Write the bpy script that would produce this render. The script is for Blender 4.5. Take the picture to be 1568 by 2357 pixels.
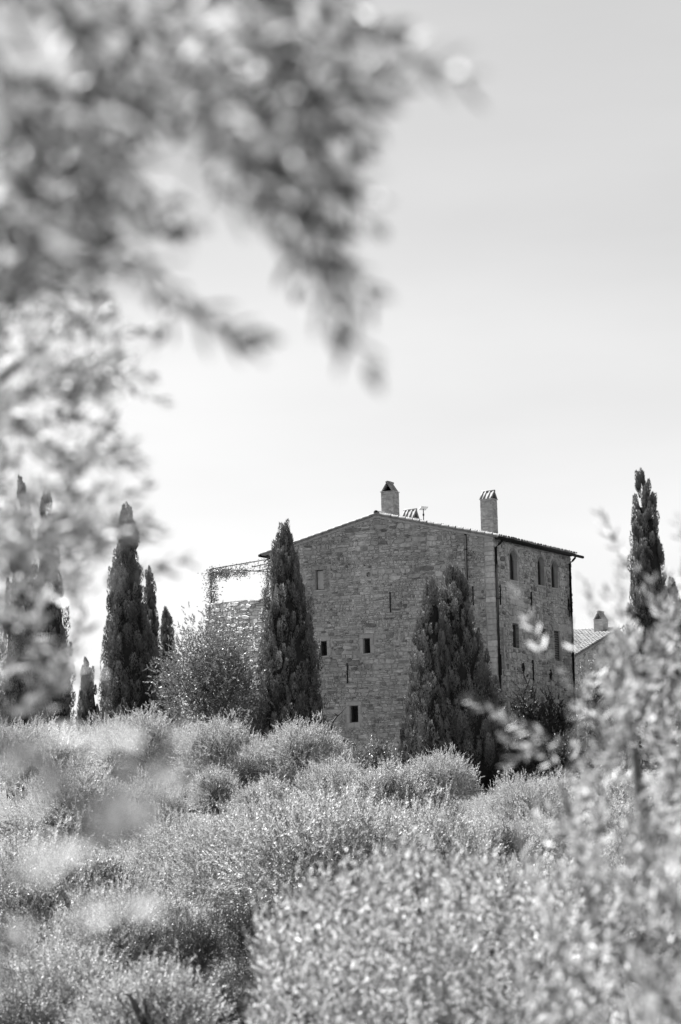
import bpy, math, random
import numpy as np
from mathutils import Vector, Matrix

for o in list(bpy.data.objects):
    bpy.data.objects.remove(o, do_unlink=True)
SC = bpy.context.scene
COL = SC.collection

# ------------------------------------------------------------------ camera
FPX, CX, CY = 5892.0, 784.0, 1178.5          # focal length and centre in a 1568 x 2357 frame
PITCH, ROLL = math.atan((1900 - CY) / FPX), 0.025
FW = np.array([0, math.cos(PITCH), math.sin(PITCH)])
UP0 = np.array([0, -math.sin(PITCH), math.cos(PITCH)])
RI0 = np.array([1.0, 0, 0])
UPV = UP0 * math.cos(ROLL) + RI0 * math.sin(ROLL)
RIV = RI0 * math.cos(ROLL) - UP0 * math.sin(ROLL)
cam = bpy.data.cameras.new('camera')
camo = bpy.data.objects.new('camera', cam)
COL.objects.link(camo)
cam.sensor_fit = 'VERTICAL'
cam.sensor_height = 36.0
cam.sensor_width = 24.0
cam.lens = 90.0
cam.clip_start = 0.1
cam.clip_end = 9000
camo.matrix_world = Matrix(((RIV[0], UPV[0], -FW[0], 0), (RIV[1], UPV[1], -FW[1], 0), (RIV[2], UPV[2], -FW[2], 0), (0, 0, 0, 1)))
cam.dof.use_dof = True
cam.dof.focus_distance = 113.0
cam.dof.aperture_fstop = 2.35
cam.dof.aperture_blades = 0
SC.camera = camo

def at(x, y, Y):
    d = FW + RIV * (x - CX) / FPX - UPV * (y - CY) / FPX
    return d * (Y / d[1])

# ------------------------------------------------------------------ house frame
TH = math.radians(26)
WD = np.array([math.sin(TH), math.cos(TH), 0])        # along the right wall, away from the camera
UD = np.array([-math.cos(TH), math.sin(TH), 0])       # along the gable wall, to the left
ZD = np.array([0, 0, 1.0])
HC = np.array([7.134, 120.0, 0.0])                    # near corner, eye level
def H(u, w, z):
    return HC + UD * u + WD * w + ZD * z

# ------------------------------------------------------------------ sky and sun
SUN_EL = math.radians(57)
sh = UD - 0.05 * (-WD)
sh = sh / np.linalg.norm(sh)
SUN = sh * math.cos(SUN_EL) + ZD * math.sin(SUN_EL)
world = bpy.data.worlds.new('World')
SC.world = world
world.use_nodes = True
wn, wl = world.node_tree.nodes, world.node_tree.links
wn.clear()
sky = wn.new('ShaderNodeTexSky')
sky.sky_type = 'NISHITA'
sky.sun_disc = False
sky.sun_elevation = SUN_EL
sky.sun_rotation = math.atan2(sh[0], sh[1])
sky.air_density = 1.0
sky.dust_density = 1.0
sky.ozone_density = 1.0
bw = wn.new('ShaderNodeRGBToBW')                      # the photograph is black and white
bg = wn.new('ShaderNodeBackground')
bg.inputs['Strength'].default_value = 0.05
wo = wn.new('ShaderNodeOutputWorld')
wl.new(sky.outputs[0], bw.inputs[0])
tcw = wn.new('ShaderNodeTexCoord')                     # thin streaky high cloud
mpw = wn.new('ShaderNodeMapping'); mpw.inputs['Scale'].default_value = (1.5, 1.5, 6.0); mpw.inputs['Rotation'].default_value = (0.0, 0.25, 0.0)
now_ = wn.new('ShaderNodeTexNoise'); now_.inputs['Scale'].default_value = 1.6; now_.inputs['Detail'].default_value = 5; now_.inputs['Roughness'].default_value = 0.45
mrw = wn.new('ShaderNodeMapRange'); mrw.inputs['From Min'].default_value = 0.3; mrw.inputs['From Max'].default_value = 0.7
mrw.inputs['To Min'].default_value = 0.86; mrw.inputs['To Max'].default_value = 1.10
muw = wn.new('ShaderNodeMath'); muw.operation = 'MULTIPLY'
wl.new(tcw.outputs['Generated'], mpw.inputs['Vector']); wl.new(mpw.outputs[0], now_.inputs['Vector']); wl.new(now_.outputs[0], mrw.inputs['Value'])
wl.new(bw.outputs[0], muw.inputs[0]); wl.new(mrw.outputs[0], muw.inputs[1])
wl.new(muw.outputs[0], bg.inputs['Color'])
wl.new(bg.outputs[0], wo.inputs['Surface'])
sun = bpy.data.lights.new('sun', 'SUN')
sun.energy = 5.0
sun.angle = math.radians(0.53)
suno = bpy.data.objects.new('sun', sun)
COL.objects.link(suno)
suno.rotation_euler = Vector(SUN).to_track_quat('Z', 'Y').to_euler()
suno.location = (-40, 60, 60)
SC.view_settings.view_transform = 'Standard'
SC.view_settings.look = 'None'
SC.view_settings.exposure = 1.98
SC.view_settings.gamma = 1.0
SC.render.engine = 'CYCLES'
SC.cycles.use_denoising = True
SC.cycles.denoiser = 'OPENIMAGEDENOISE'
SC.cycles.denoising_input_passes = 'RGB_ALBEDO_NORMAL'
SC.cycles.denoising_prefilter = 'ACCURATE'
SC.cycles.max_bounces = 6
SC.cycles.diffuse_bounces = 2
SC.cycles.glossy_bounces = 2
SC.cycles.transmission_bounces = 4
SC.cycles.transparent_max_bounces = 4
SC.cycles.sample_clamp_indirect = 4.0

# ------------------------------------------------------------------ materials (all neutral: a black-and-white picture)
def mat(name):
    m = bpy.data.materials.new(name)
    m.use_nodes = True
    n, l = m.node_tree.nodes, m.node_tree.links
    return m, n, l, n['Principled BSDF']

def leaf_mat(name, lo, hi, under, trans=0.3, rough=0.42, tcol=None, spec=0.5):
    """front and back of the blade differ, tone varies from leaf to leaf"""
    m, n, l, p = mat(name)
    at_ = n.new('ShaderNodeAttribute'); at_.attribute_name = 'tone'
    mr = n.new('ShaderNodeMapRange')
    mr.inputs['To Min'].default_value = lo
    mr.inputs['To Max'].default_value = hi
    l.new(at_.outputs['Fac'], mr.inputs['Value'])
    geo = n.new('ShaderNodeNewGeometry')
    mx = n.new('ShaderNodeMix'); mx.data_type = 'FLOAT'
    l.new(geo.outputs['Backfacing'], mx.inputs['Factor'])
    l.new(mr.outputs[0], mx.inputs[2])
    mul = n.new('ShaderNodeMath'); mul.operation = 'MULTIPLY'; mul.inputs[1].default_value = under
    l.new(mr.outputs[0], mul.inputs[0]); l.new(mul.outputs[0], mx.inputs[3])
    cc = n.new('ShaderNodeCombineColor')
    for i in range(3): l.new(mx.outputs[0], cc.inputs[i])
    l.new(cc.outputs[0], p.inputs['Base Color'])
    p.inputs['Roughness'].default_value = rough
    p.inputs['Specular IOR Level'].default_value = spec
    tr = n.new('ShaderNodeBsdfTranslucent')
    if tcol is None: l.new(cc.outputs[0], tr.inputs['Color'])
    else: tr.inputs['Color'].default_value = (tcol, tcol, tcol, 1)
    ms = n.new('ShaderNodeMixShader'); ms.inputs[0].default_value = trans
    l.new(p.outputs[0], ms.inputs[1]); l.new(tr.outputs[0], ms.inputs[2])
    l.new(ms.outputs[0], n['Material Output'].inputs['Surface'])
    return m

def rough_mat(name, base, var=0.25, scale=6.0, bump=0.3, rough=0.9, fine=40.0, tone=False, dist=0.02, streak=0.0):
    m, n, l, p = mat(name)
    tc = n.new('ShaderNodeTexCoord')
    no = n.new('ShaderNodeTexNoise'); no.inputs['Scale'].default_value = scale; no.inputs['Detail'].default_value = 6
    l.new(tc.outputs['Object'], no.inputs['Vector'])
    mr = n.new('ShaderNodeMapRange')
    mr.inputs['From Min'].default_value = 0.3; mr.inputs['From Max'].default_value = 0.7
    mr.inputs['To Min'].default_value = 1 - var; mr.inputs['To Max'].default_value = 1 + var
    l.new(no.outputs[0], mr.inputs['Value'])
    mu = n.new('ShaderNodeMath'); mu.operation = 'MULTIPLY'
    l.new(mr.outputs[0], mu.inputs[0])
    if tone:
        a = n.new('ShaderNodeAttribute'); a.attribute_name = 'tone'
        l.new(a.outputs['Fac'], mu.inputs[1])
    else:
        mu.inputs[1].default_value = base
    if streak:                                          # weather stains and old repairs, drawn out downwards
        mp = n.new('ShaderNodeMapping'); mp.inputs['Scale'].default_value = (.9, .9, .35)
        n3 = n.new('ShaderNodeTexNoise'); n3.inputs['Scale'].default_value = 1.0; n3.inputs['Detail'].default_value = 5
        m3 = n.new('ShaderNodeMapRange'); m3.inputs['From Min'].default_value = .32; m3.inputs['From Max'].default_value = .68
        m3.inputs['To Min'].default_value = 1 - streak; m3.inputs['To Max'].default_value = 1 + streak
        m4 = n.new('ShaderNodeMath'); m4.operation = 'MULTIPLY'
        l.new(tc.outputs['Object'], mp.inputs['Vector']); l.new(mp.outputs[0], n3.inputs['Vector']); l.new(n3.outputs[0], m3.inputs['Value'])
        l.new(mu.outputs[0], m4.inputs[0]); l.new(m3.outputs[0], m4.inputs[1])
        mu = m4
    cc = n.new('ShaderNodeCombineColor')
    for i in range(3): l.new(mu.outputs[0], cc.inputs[i])
    l.new(cc.outputs[0], p.inputs['Base Color'])
    p.inputs['Roughness'].default_value = rough
    p.inputs['Specular IOR Level'].default_value = 0.25
    n2 = n.new('ShaderNodeTexNoise'); n2.inputs['Scale'].default_value = fine; n2.inputs['Detail'].default_value = 5
    l.new(tc.outputs['Object'], n2.inputs['Vector'])
    bp = n.new('ShaderNodeBump'); bp.inputs['Strength'].default_value = bump; bp.inputs['Distance'].default_value = dist
    l.new(n2.outputs[0], bp.inputs['Height']); l.new(bp.outputs[0], p.inputs['Normal'])
    return m

def plain(name, c, rough=0.6, metal=0.0, spec=0.5):
    m, n, l, p = mat(name)
    tc = n.new('ShaderNodeTexCoord')
    no = n.new('ShaderNodeTexNoise'); no.inputs['Scale'].default_value = 9
    l.new(tc.outputs['Object'], no.inputs['Vector'])
    mr = n.new('ShaderNodeMapRange'); mr.inputs['To Min'].default_value = c * 0.75; mr.inputs['To Max'].default_value = c * 1.25
    l.new(no.outputs[0], mr.inputs['Value'])
    cc = n.new('ShaderNodeCombineColor')
    for i in range(3): l.new(mr.outputs[0], cc.inputs[i])
    l.new(cc.outputs[0], p.inputs['Base Color'])
    p.inputs['Roughness'].default_value = rough
    p.inputs['Metallic'].default_value = metal
    p.inputs['Specular IOR Level'].default_value = spec
    return m

M = {}
M['olive'] = leaf_mat('olive_leaf', 0.06, 0.54, 1.5, trans=0.2, rough=0.48, spec=0.4)
M['olive_near'] = leaf_mat('olive_leaf_near', 0.015, 0.26, 2.2, trans=0.27, rough=0.5, spec=0.35)
M['olive_mid'] = leaf_mat('olive_leaf_mid', 0.03, 0.50, 1.6, trans=0.22, rough=0.48, spec=0.4)
M['olive_close'] = leaf_mat('olive_leaf_close', 0.03, 0.26, 2.0, trans=0.4, rough=0.5, spec=0.35)
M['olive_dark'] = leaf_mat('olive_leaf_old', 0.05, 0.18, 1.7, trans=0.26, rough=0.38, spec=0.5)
M['cypress'] = leaf_mat('cypress_spray', 0.04, 0.24, 1.1, trans=0.1, rough=0.65, spec=0.2)
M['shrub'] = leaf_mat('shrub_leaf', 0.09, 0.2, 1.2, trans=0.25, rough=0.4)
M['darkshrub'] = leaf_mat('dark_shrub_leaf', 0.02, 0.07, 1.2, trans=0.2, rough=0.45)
M['shade_bush'] = leaf_mat('shade_bush_leaf', 0.025, 0.09, 1.5, trans=0.2, rough=0.45)  # near-black leaf colour stands for the shade between the olives
M['bark'] = rough_mat('bark', 0.11, 0.4, 9, 0.8, fine=30)
M['deadwood'] = rough_mat('dead_wood', 0.05, 0.3, 9, 0.5)
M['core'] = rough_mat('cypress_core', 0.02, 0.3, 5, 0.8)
M['mortar'] = rough_mat('lime_mortar', 0.40, 0.22, 2.5, 0.7, fine=26, dist=0.03, streak=.2)
M['stone'] = rough_mat('rubble_stone', 0.3, 0.22, 7, 0.5, fine=22, tone=True, dist=0.03, streak=.2)
M['dressed'] = rough_mat('dressed_stone', 0.40, 0.12, 5, 0.35, fine=40)
M['brick'] = rough_mat('brick', 0.3, 0.2, 8, 0.3, tone=True)
M['tile'] = rough_mat('roof_tile', 0.22, 0.35, 5, 0.3, fine=30)
M['iron'] = plain('wrought_iron', 0.012, 0.8, spec=0.1)
M['pipe'] = plain('dark_pipe', 0.016, 0.8, spec=0.1)
M['wood'] = plain('weathered_wood', 0.06, 0.7)
M['frame'] = plain('window_frame', 0.16, 0.55)
M['white'] = plain('white_plastic', 0.75, 0.4)
M['sky_tone'] = plain('sky_tone_pane', 0.55, 0.8)  # pale pane colour stands for sky reflected in the upper window
M['dark'] = plain('inner_shade', 0.006, 0.9, spec=0.0)  # near-black colour for the shade inside the chimney caps
M['ground'] = rough_mat('dry_ground', 0.08, 0.5, 0.8, 0.8, fine=8, dist=0.1)
m, n, l, p = mat('window_glass')
p.inputs['Base Color'].default_value = (0.012, 0.012, 0.012, 1)
p.inputs['Roughness'].default_value = 0.04
p.inputs['Specular IOR Level'].default_value = 0.75
M['glass'] = m

# ------------------------------------------------------------------ object helpers
def prop(o, label=None, cat=None, group=None, kind=None):
    if label: o['label'] = label
    if cat: o['category'] = cat
    if group: o['group'] = group
    if kind: o['kind'] = kind
    return o

def empty(name, loc=(0, 0, 0), rz=0.0):
    o = bpy.data.objects.new(name, None)
    o.empty_display_size = 0.3
    o.location = Vector(loc); o.rotation_euler = (0, 0, rz)
    COL.objects.link(o)
    return o

def link(name, mesh, material, parent=None, kind=None):
    o = bpy.data.objects.new(name, mesh)
    if material is not None and not mesh.materials: mesh.materials.append(material)
    COL.objects.link(o)
    if parent is not None:
        o.parent = parent
    if kind: o['kind'] = kind
    return o

def np_mesh(name, V, F, tone=None, smooth=False):
    """V (n,3); F (m,k) one polygon size"""
    V = np.asarray(V, dtype=np.float32); F = np.asarray(F, dtype=np.int32)
    me = bpy.data.meshes.new(name)
    m_, k = F.shape
    me.vertices.add(len(V)); me.vertices.foreach_set('co', V.ravel())
    me.loops.add(m_ * k); me.loops.foreach_set('vertex_index', F.ravel())
    me.polygons.add(m_)
    me.polygons.foreach_set('loop_start', np.arange(0, m_ * k, k, dtype=np.int32))
    if tone is not None:
        a = me.attributes.new('tone', 'FLOAT', 'FACE')
        a.data.foreach_set('value', np.asarray(tone, dtype=np.float32))
    if smooth:
        me.polygons.foreach_set('use_smooth', np.ones(m_, dtype=bool))
    me.update(calc_edges=True)
    return me

class MB:
    def __init__(self):
        self.v, self.f, self.t = [], [], []
    def add(self, V, F, tone=0.3):
        b = len(self.v)
        self.v.extend([tuple(map(float, x)) for x in V])
        for q in F:
            self.f.append([b + i for i in q]); self.t.append(tone)
    def box(self, p0, ax, ay, az, tone=0.3):
        """corner p0 and three edge vectors"""
        p0, ax, ay, az = (np.asarray(x, dtype=float) for x in (p0, ax, ay, az))
        V = [p0, p0 + ax, p0 + ax + ay, p0 + ay, p0 + az, p0 + ax + az, p0 + ax + ay + az, p0 + ay + az]
        F = [(0, 3, 2, 1), (4, 5, 6, 7), (0, 1, 5, 4), (1, 2, 6, 5), (2, 3, 7, 6), (3, 0, 4, 7)]
        if np.dot(np.cross(ax, ay), az) < 0: F = [q[::-1] for q in F]
        self.add(V, F, tone)
    def tube(self, pts, rad, sides=8, tone=0.3, cap=True):
        pts = [np.asarray(p_, dtype=float) for p_ in pts]
        n_ = len(pts)
        if np.isscalar(rad): rad = [rad] * n_
        V, F = [], []
        ref = np.array([0.31, 0.17, 0.93])
        for i, p_ in enumerate(pts):
            t = pts[min(i + 1, n_ - 1)] - pts[max(i - 1, 0)]
            t = t / (np.linalg.norm(t) + 1e-9)
            a = np.cross(t, ref)
            if np.linalg.norm(a) < 1e-3: a = np.cross(t, [1, 0, 0])
            a = a / np.linalg.norm(a); b = np.cross(t, a)
            for k in range(sides):
                an = 2 * math.pi * k / sides
                V.append(p_ + rad[i] * (a * math.cos(an) + b * math.sin(an)))
        for i in range(n_ - 1):
            for k in range(sides):
                k2 = (k + 1) % sides
                F.append((i * sides + k, i * sides + k2, (i + 1) * sides + k2, (i + 1) * sides + k))
        if cap:
            F.append(tuple(range(sides - 1, -1, -1))); F.append(tuple((n_ - 1) * sides + k for k in range(sides)))
        self.add(V, F, tone)
    def mesh(self, name, smooth=False):
        me = bpy.data.meshes.new(name)
        me.from_pydata(self.v, [], self.f)
        a = me.attributes.new('tone', 'FLOAT', 'FACE')
        a.data.foreach_set('value', np.asarray(self.t, dtype=np.float32))
        if smooth: me.polygons.foreach_set('use_smooth', np.ones(len(self.f), dtype=bool))
        me.update()
        return me
    def build(self, name, material, parent=None, kind=None, smooth=False):
        return link(name, self.mesh(name, smooth), material, parent, kind)

def nrm(a):
    return a / (np.linalg.norm(a, axis=-1, keepdims=True) + 1e-9)

# ------------------------------------------------------------------ terrain
TP = np.array([(-60, -0.5), (-10, -1.4), (0, -1.7), (5, -2.5), (12, -3.6), (20, -4.6), (30, -5.3), (42, -5.6), (55, -4.6), (72, -3.2),
               (88, -2.0), (100, -0.4), (110, 1.4), (118, 2.3), (125, 2.6), (150, 2.9), (180, 1.5), (320, -14), (900, -50), (4000, -90)])
def ground_z(x, y):
    z = np.interp(y, TP[:, 0], TP[:, 1])
    return z + 0.25 * np.sin(x * 0.11 + y * 0.05) + 0.15 * np.sin(x * 0.23 - y * 0.19) - 0.00006 * np.minimum(np.abs(x), 400) ** 2
xs = np.concatenate([np.linspace(-4000, -150, 14), np.linspace(-120, 120, 81), np.linspace(150, 4000, 14)])
ys = np.concatenate([np.linspace(-400, -40, 8), np.linspace(-30, 180, 106), np.geomspace(190, 4000, 24)])
GX, GY = np.meshgrid(xs, ys)
GZ = ground_z(GX, GY)
nx, ny = len(xs), len(ys)
idx = np.arange(nx * ny).reshape(ny, nx)
gf = np.stack([idx[:-1, :-1], idx[:-1, 1:], idx[1:, 1:], idx[1:, :-1]], -1).reshape(-1, 4)
g = link('ground', np_mesh('ground', np.stack([GX, GY, GZ], -1).reshape(-1, 3), gf, smooth=True), M['ground'])
g['kind'] = 'structure'

# ------------------------------------------------------------------ rubble masonry
def clip(poly, nx_, ny_, c):
    """keep nx*x+ny*y <= c"""
    out = []
    n_ = len(poly)
    for i in range(n_):
        a, b = poly[i], poly[(i + 1) % n_]
        da = nx_ * a[0] + ny_ * a[1] - c
        db = nx_ * b[0] + ny_ * b[1] - c
        if da <= 0: out.append(a)
        if (da < 0 < db) or (db < 0 < da):
            t = da / (da - db)
            out.append((a[0] + t * (b[0] - a[0]), a[1] + t * (b[1] - a[1])))
    return out

def rubble(a0, a1, z0, z1, ztop, holes, hrow, seed, aspect=1.55, size=None):
    rng = random.Random(seed)
    out = []
    cells = []
    z = z0
    ph = [rng.uniform(0, 6.28) for _ in range(6)]
    def wav(a, zz, k):                                   # uneven bed joints
        return hrow * (.22 * math.sin(a * 1.9 + zz * 3.1 + ph[0]) + .12 * math.sin(a * 5.3 + zz * 11.7 + ph[1]) + .08 * math.sin(a * 11.9 + zz * 23.3 + ph[2]))
    while z < z1:
        h = hrow * rng.choice((0.55, 0.75, 0.95, 1.15, 1.4, 1.8))
        a = a0 - rng.uniform(0, 0.3)
        tilt = rng.uniform(-.02, .02)
        while a < a1 + 0.2:
            k = size(a, z) if size else 1.0
            w_ = max(.07, h * aspect * rng.choice((.45, .65, .85, 1.0, 1.25, 1.7)) * rng.uniform(.85, 1.15) * k)
            cut = [(0, 1)]
            if h > hrow * 1.05 and rng.random() < .42:
                m_ = rng.uniform(.35, .65); cut = [(0, m_), (m_, 1)]
            for c0, c1 in cut:
                cells.append((a, a + w_, z, h, c0, c1, k))
            a += w_
        z += h
    for (x0, x1, z_, h, c0, c1, k) in cells:
        if x1 < a0 or x0 > a1: continue
        xm = (x0 + x1) / 2
        zl = lambda q: z_ + wav(q, z_, 0) + c0 * (h + wav(q, z_ + h, 0) - wav(q, z_, 0))
        zh = lambda q: z_ + wav(q, z_, 0) + c1 * (h + wav(q, z_ + h, 0) - wav(q, z_, 0))
        j_ = lambda e: rng.uniform(-e, e)
        e = min(.035, (x1 - x0) * .17)
        t1, t2 = rng.uniform(.25, .75), rng.uniform(.25, .75)
        r_ = .2 * h
        poly = [(x0 + j_(e), zl(x0) + abs(j_(r_))), (x0 + (x1 - x0) * t1, zl(xm) - abs(j_(r_ * .6))), (x1 + j_(e), zl(x1) + abs(j_(r_))),
                (x1 + j_(e), zh(x1) - abs(j_(r_))), (x0 + (x1 - x0) * t2, zh(xm) + abs(j_(r_ * .6))), (x0 + j_(e), zh(x0) - abs(j_(r_)))]
        x, y = xm, z_ + h * (c0 + c1) / 2
        if y > ztop(x) + .15: continue
        if any(h_[0] < x < h_[1] and h_[2] < y < h_[3] for h_ in holes): continue
        if len(poly) < 3: continue
        poly = clip(poly, -1, 0, -a0); poly = clip(poly, 1, 0, a1) if poly else poly
        if poly: poly = clip(poly, 0, -1, -z0)
        if poly:
            xm = sum(q[0] for q in poly) / len(poly); e_ = 0.3
            sl = (ztop(xm + e_) - ztop(xm - e_)) / (2 * e_)
            poly = clip(poly, -sl, 1, ztop(xm) - sl * xm)
        for h in holes:
            if not poly: break
            ds = (h[0] - x, x - h[1], h[2] - y, y - h[3])
            k = max(range(4), key=lambda q: ds[q])
            if k == 0: poly = clip(poly, 1, 0, h[0])
            elif k == 1: poly = clip(poly, -1, 0, -h[1])
            elif k == 2: poly = clip(poly, 0, 1, h[2])
            else: poly = clip(poly, 0, -1, -h[3])
        if len(poly) < 3: continue
        P = np.array(poly)
        ar = 0.5 * abs(np.dot(P[:, 0], np.roll(P[:, 1], 1)) - np.dot(P[:, 1], np.roll(P[:, 0], 1)))
        if ar < 0.003: continue
        out.append((P, ar))
    return out

def stone_geo(P, rng, gap, dmin, dmax):
    """stone from a plan polygon: returns V (a, z, depth) and faces"""
    c = P.mean(0)
    # corners cut, joint recessed
    Q = []
    n_ = len(P)
    for i in range(n_):
        a, b = P[i], P[(i + 1) % n_]
        if np.linalg.norm(b - a) < 0.02: continue
        t = rng.uniform(.12, .22)
        Q.append(a + (b - a) * t)
        if rng.random() < .35: Q.append(a + (b - a) * (1 - t))
    if len(Q) < 5: Q = [p_ for p_ in P]
    Q = np.array(Q)
    Q = Q + np.array([[rng.uniform(-.006, .006), rng.uniform(-.006, .006)] for _ in Q])
    d = Q - c
    ln = np.linalg.norm(d, axis=1, keepdims=True) + 1e-6
    q1 = c + d * np.maximum(0.3, 1 - gap / ln)
    q2 = c + d * np.maximum(0.2, 1 - (gap + rng.uniform(.012, .03)) / ln)
    dep = rng.uniform(dmin, dmax)
    tx, ty = rng.uniform(-.05, .05), rng.uniform(-.05, .05)
    k = len(Q)
    V = [(q[0], q[1], -0.02) for q in q1]
    V += [(q[0], q[1], max(.002, dep * .55 + (q[0] - c[0]) * tx + (q[1] - c[1]) * ty)) for q in q1]
    V += [(q[0], q[1], max(.004, dep + (q[0] - c[0]) * tx + (q[1] - c[1]) * ty)) for q in q2]
    F = []
    for i in range(k):
        j = (i + 1) % k
        F.append((i, j, k + j, k + i)); F.append((k + i, k + j, 2 * k + j, 2 * k + i))
    F.append(tuple(range(2 * k, 3 * k)))
    return V, F

def stone_tone(rng):
    r = rng.random()
    if r < .05: return rng.uniform(.14, .20)
    if r < .16: return rng.uniform(.22, .29)
    if r < .9: return rng.uniform(.35, .46)
    return rng.uniform(.46, .52)

def orient(P):
    s = np.dot(P[:, 0], np.roll(P[:, 1], -1)) - np.dot(P[:, 1], np.roll(P[:, 0], -1))
    return P if s > 0 else P[::-1]

def lay(stones, to3, flip, seed, gap=0.009, dmin=.012, dmax=.05):
    """list of (V3, F, tone, area)"""
    rng = random.Random(seed)
    res = []
    for P, ar in stones:
        V, F = stone_geo(orient(P), rng, gap, dmin, dmax)
        V3 = [to3(*v) for v in V]
        if flip: F = [q[::-1] for q in F]
        res.append((V3, F, stone_tone(rng), ar))
    return res

def place_stones(res, parent, n_single, key=None, rest='rubble_stones'):
    res = sorted(res, key=lambda s: -(key(s) if key else s[3]))
    for V3, F, t, ar in res[:n_single]:
        b = MB(); b.add(V3, F, t); b.build('stone', M['stone'], parent)
    if len(res) > n_single:
        b = MB()
        for V3, F, t, ar in res[n_single:]: b.add(V3, F, t)
        b.build(rest, M['stone'], parent, kind='stuff')

# ------------------------------------------------------------------ main house
GW, RW, ZB, ZE, RU = 11.84, 10.15, 1.2, 13.25, 6.0      # gable width, right wall length, base, eave, ridge position
SL = 0.243
RZ = 14.93                                               # top of the roof at the ridge
def gable(u): return RZ - 0.2 - SL * abs(u - RU)
house = empty('stone_house', H(0, 0, ZB))
prop(house, 'tall three storey rubble stone house with low gable roof and two brick chimneys', 'house')
HI = Matrix.Translation(-Vector(H(0, 0, ZB)))
class HB(MB):
    """mesh builder in house coordinates (u, w, z)"""
    def hv(self, u, w, z): return H(u, w, z) - H(0, 0, ZB)
    def hbox(self, u0, u1, w0, w1, z0, z1, tone=.3):
        self.box(self.hv(u0, w0, z0), UD * (u1 - u0), WD * (w1 - w0), ZD * (z1 - z0), tone)
    def htube(self, pts, r, s=8, tone=.3): self.tube([self.hv(*q) for q in pts], r, s, tone)
hv = HB().hv

# openings: front (u range, z range), right (w range, z range)
WIN_F = [('upper', 8.79, 9.40, 11.40, 12.38), ('left', 8.85, 9.24, 8.18, 8.90), ('mid', 6.53, 6.90, 8.18, 8.91), ('low', 7.26, 7.71, 4.90, 5.71)]
ARCH = [(1.97, 2.99, 11.46, 12.90), (5.60, 6.50, 11.48, 12.89), (7.42, 8.34, 11.48, 12.82)]
WIN_R = [('open', 2.12, 2.92, 8.22, 9.39), ('bricked', 5.56, 6.48, 7.86, 9.35), ('bricked', 7.53, 8.37, 7.86, 9.34),
         ('niche', 3.72, 4.11, 8.19, 8.77), ('ghost', .55, .98, 7.14, 9.10), ('niche', 1.19, 1.54, 7.14, 7.41)]
OCT = (6.51, 11.97, .13)
def grid_wall(mb, mk, a0, a1, z0, z1, holes):
    A = sorted({a0, a1, *[h[0] for h in holes], *[h[1] for h in holes]})
    Zs = sorted({z0, z1, *[h[2] for h in holes], *[h[3] for h in holes]})
    for i in range(len(A) - 1):
        for j in range(len(Zs) - 1):
            am, zm = (A[i] + A[i + 1]) / 2, (Zs[j] + Zs[j + 1]) / 2
            if any(h[0] < am < h[1] and h[2] < zm < h[3] for h in holes): continue
            mb.add([mk(A[i], Zs[j]), mk(A[i + 1], Zs[j]), mk(A[i + 1], Zs[j + 1]), mk(A[i], Zs[j + 1])], [(0, 1, 2, 3)])
wall = HB()
hF = [w_[1:] for w_ in WIN_F] + [(OCT[0] - .13, OCT[0] + .13, OCT[1] - .13, OCT[1] + .13)]
hR = list(ARCH) + [w_[1:] for w_ in WIN_R]
grid_wall(wall, lambda a, z: hv(a, 0, z), 0, GW, ZB, ZE, hF)
grid_wall(wall, lambda a, z: hv(0, a, z), 0, RW, ZB, ZE, hR)
for w_ in (0, RW):
    wall.add([hv(0, w_, ZE), hv(GW, w_, ZE), hv(RU, w_, gable(RU))], [(0, 1, 2)])
wall.add([hv(GW, 0, ZB), hv(GW, RW, ZB), hv(GW, RW, ZE), hv(GW, 0, ZE)], [(0, 1, 2, 3)])
wall.add([hv(0, RW, ZB), hv(GW, RW, ZB), hv(GW, RW, ZE), hv(0, RW, ZE)], [(0, 1, 2, 3)])
wallo = wall.build('wall', M['mortar'], house)

# stones of the two visible walls
skF = [(8.62, 9.56, 11.28, 12.56), (8.62, 9.50, 8.10, 9.10), (6.34, 7.12, 8.10, 9.12), (7.10, 7.92, 4.62, 5.93),
       (OCT[0] - .2, OCT[0] + .2, OCT[1] - .2, OCT[1] + .2)]
skR = [(a - .09, b + .09, c - .07, d + .1) for a, b, c, d in ARCH] + [(w_[1] - .03, w_[2] + .03, w_[3] - .03, w_[4] + .1) for w_ in WIN_R]
QW = .44
sf = rubble(QW, GW, 2.9, 15, lambda u: gable(u) - .03, skF, 0.128, 11, aspect=1.7,
            size=lambda a, z: 1.0 + .35 * math.sin(a * 1.3 + 2 * math.sin(z * .9)) * math.sin(z * 1.7 + a * .4))
sr = rubble(QW, RW, 2.9, 13.4, lambda u: 13.22, skR, 0.155, 12, aspect=1.5)
LF = lay(sf, lambda a, z, d: hv(a, -d, z), False, 21, gap=.011, dmin=.018, dmax=.06)
LR = lay(sr, lambda a, z, d: hv(-d, a, z), True, 22, gap=.013, dmin=.02, dmax=.065)
# UD x ZD points into the wall for the gable side, so both faces need a known winding
def fix(L, N):
    res = []
    for V3, F, t, ar in L:
        v = [np.array(V3[i]) for i in F[-1][:3]]
        if np.dot(np.cross(v[1] - v[0], v[2] - v[0]), N) < 0: F = [q[::-1] for q in F]
        res.append((V3, F, t, ar))
    return res
LF = fix(LF, -WD); LR = fix(LR, -UD)
allst = [(s[0], s[1], s[2], s[3]) for s in LF] + [(s[0], s[1], s[2], s[3] * .42) for s in LR]
place_stones(allst, wallo, 300)

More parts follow.
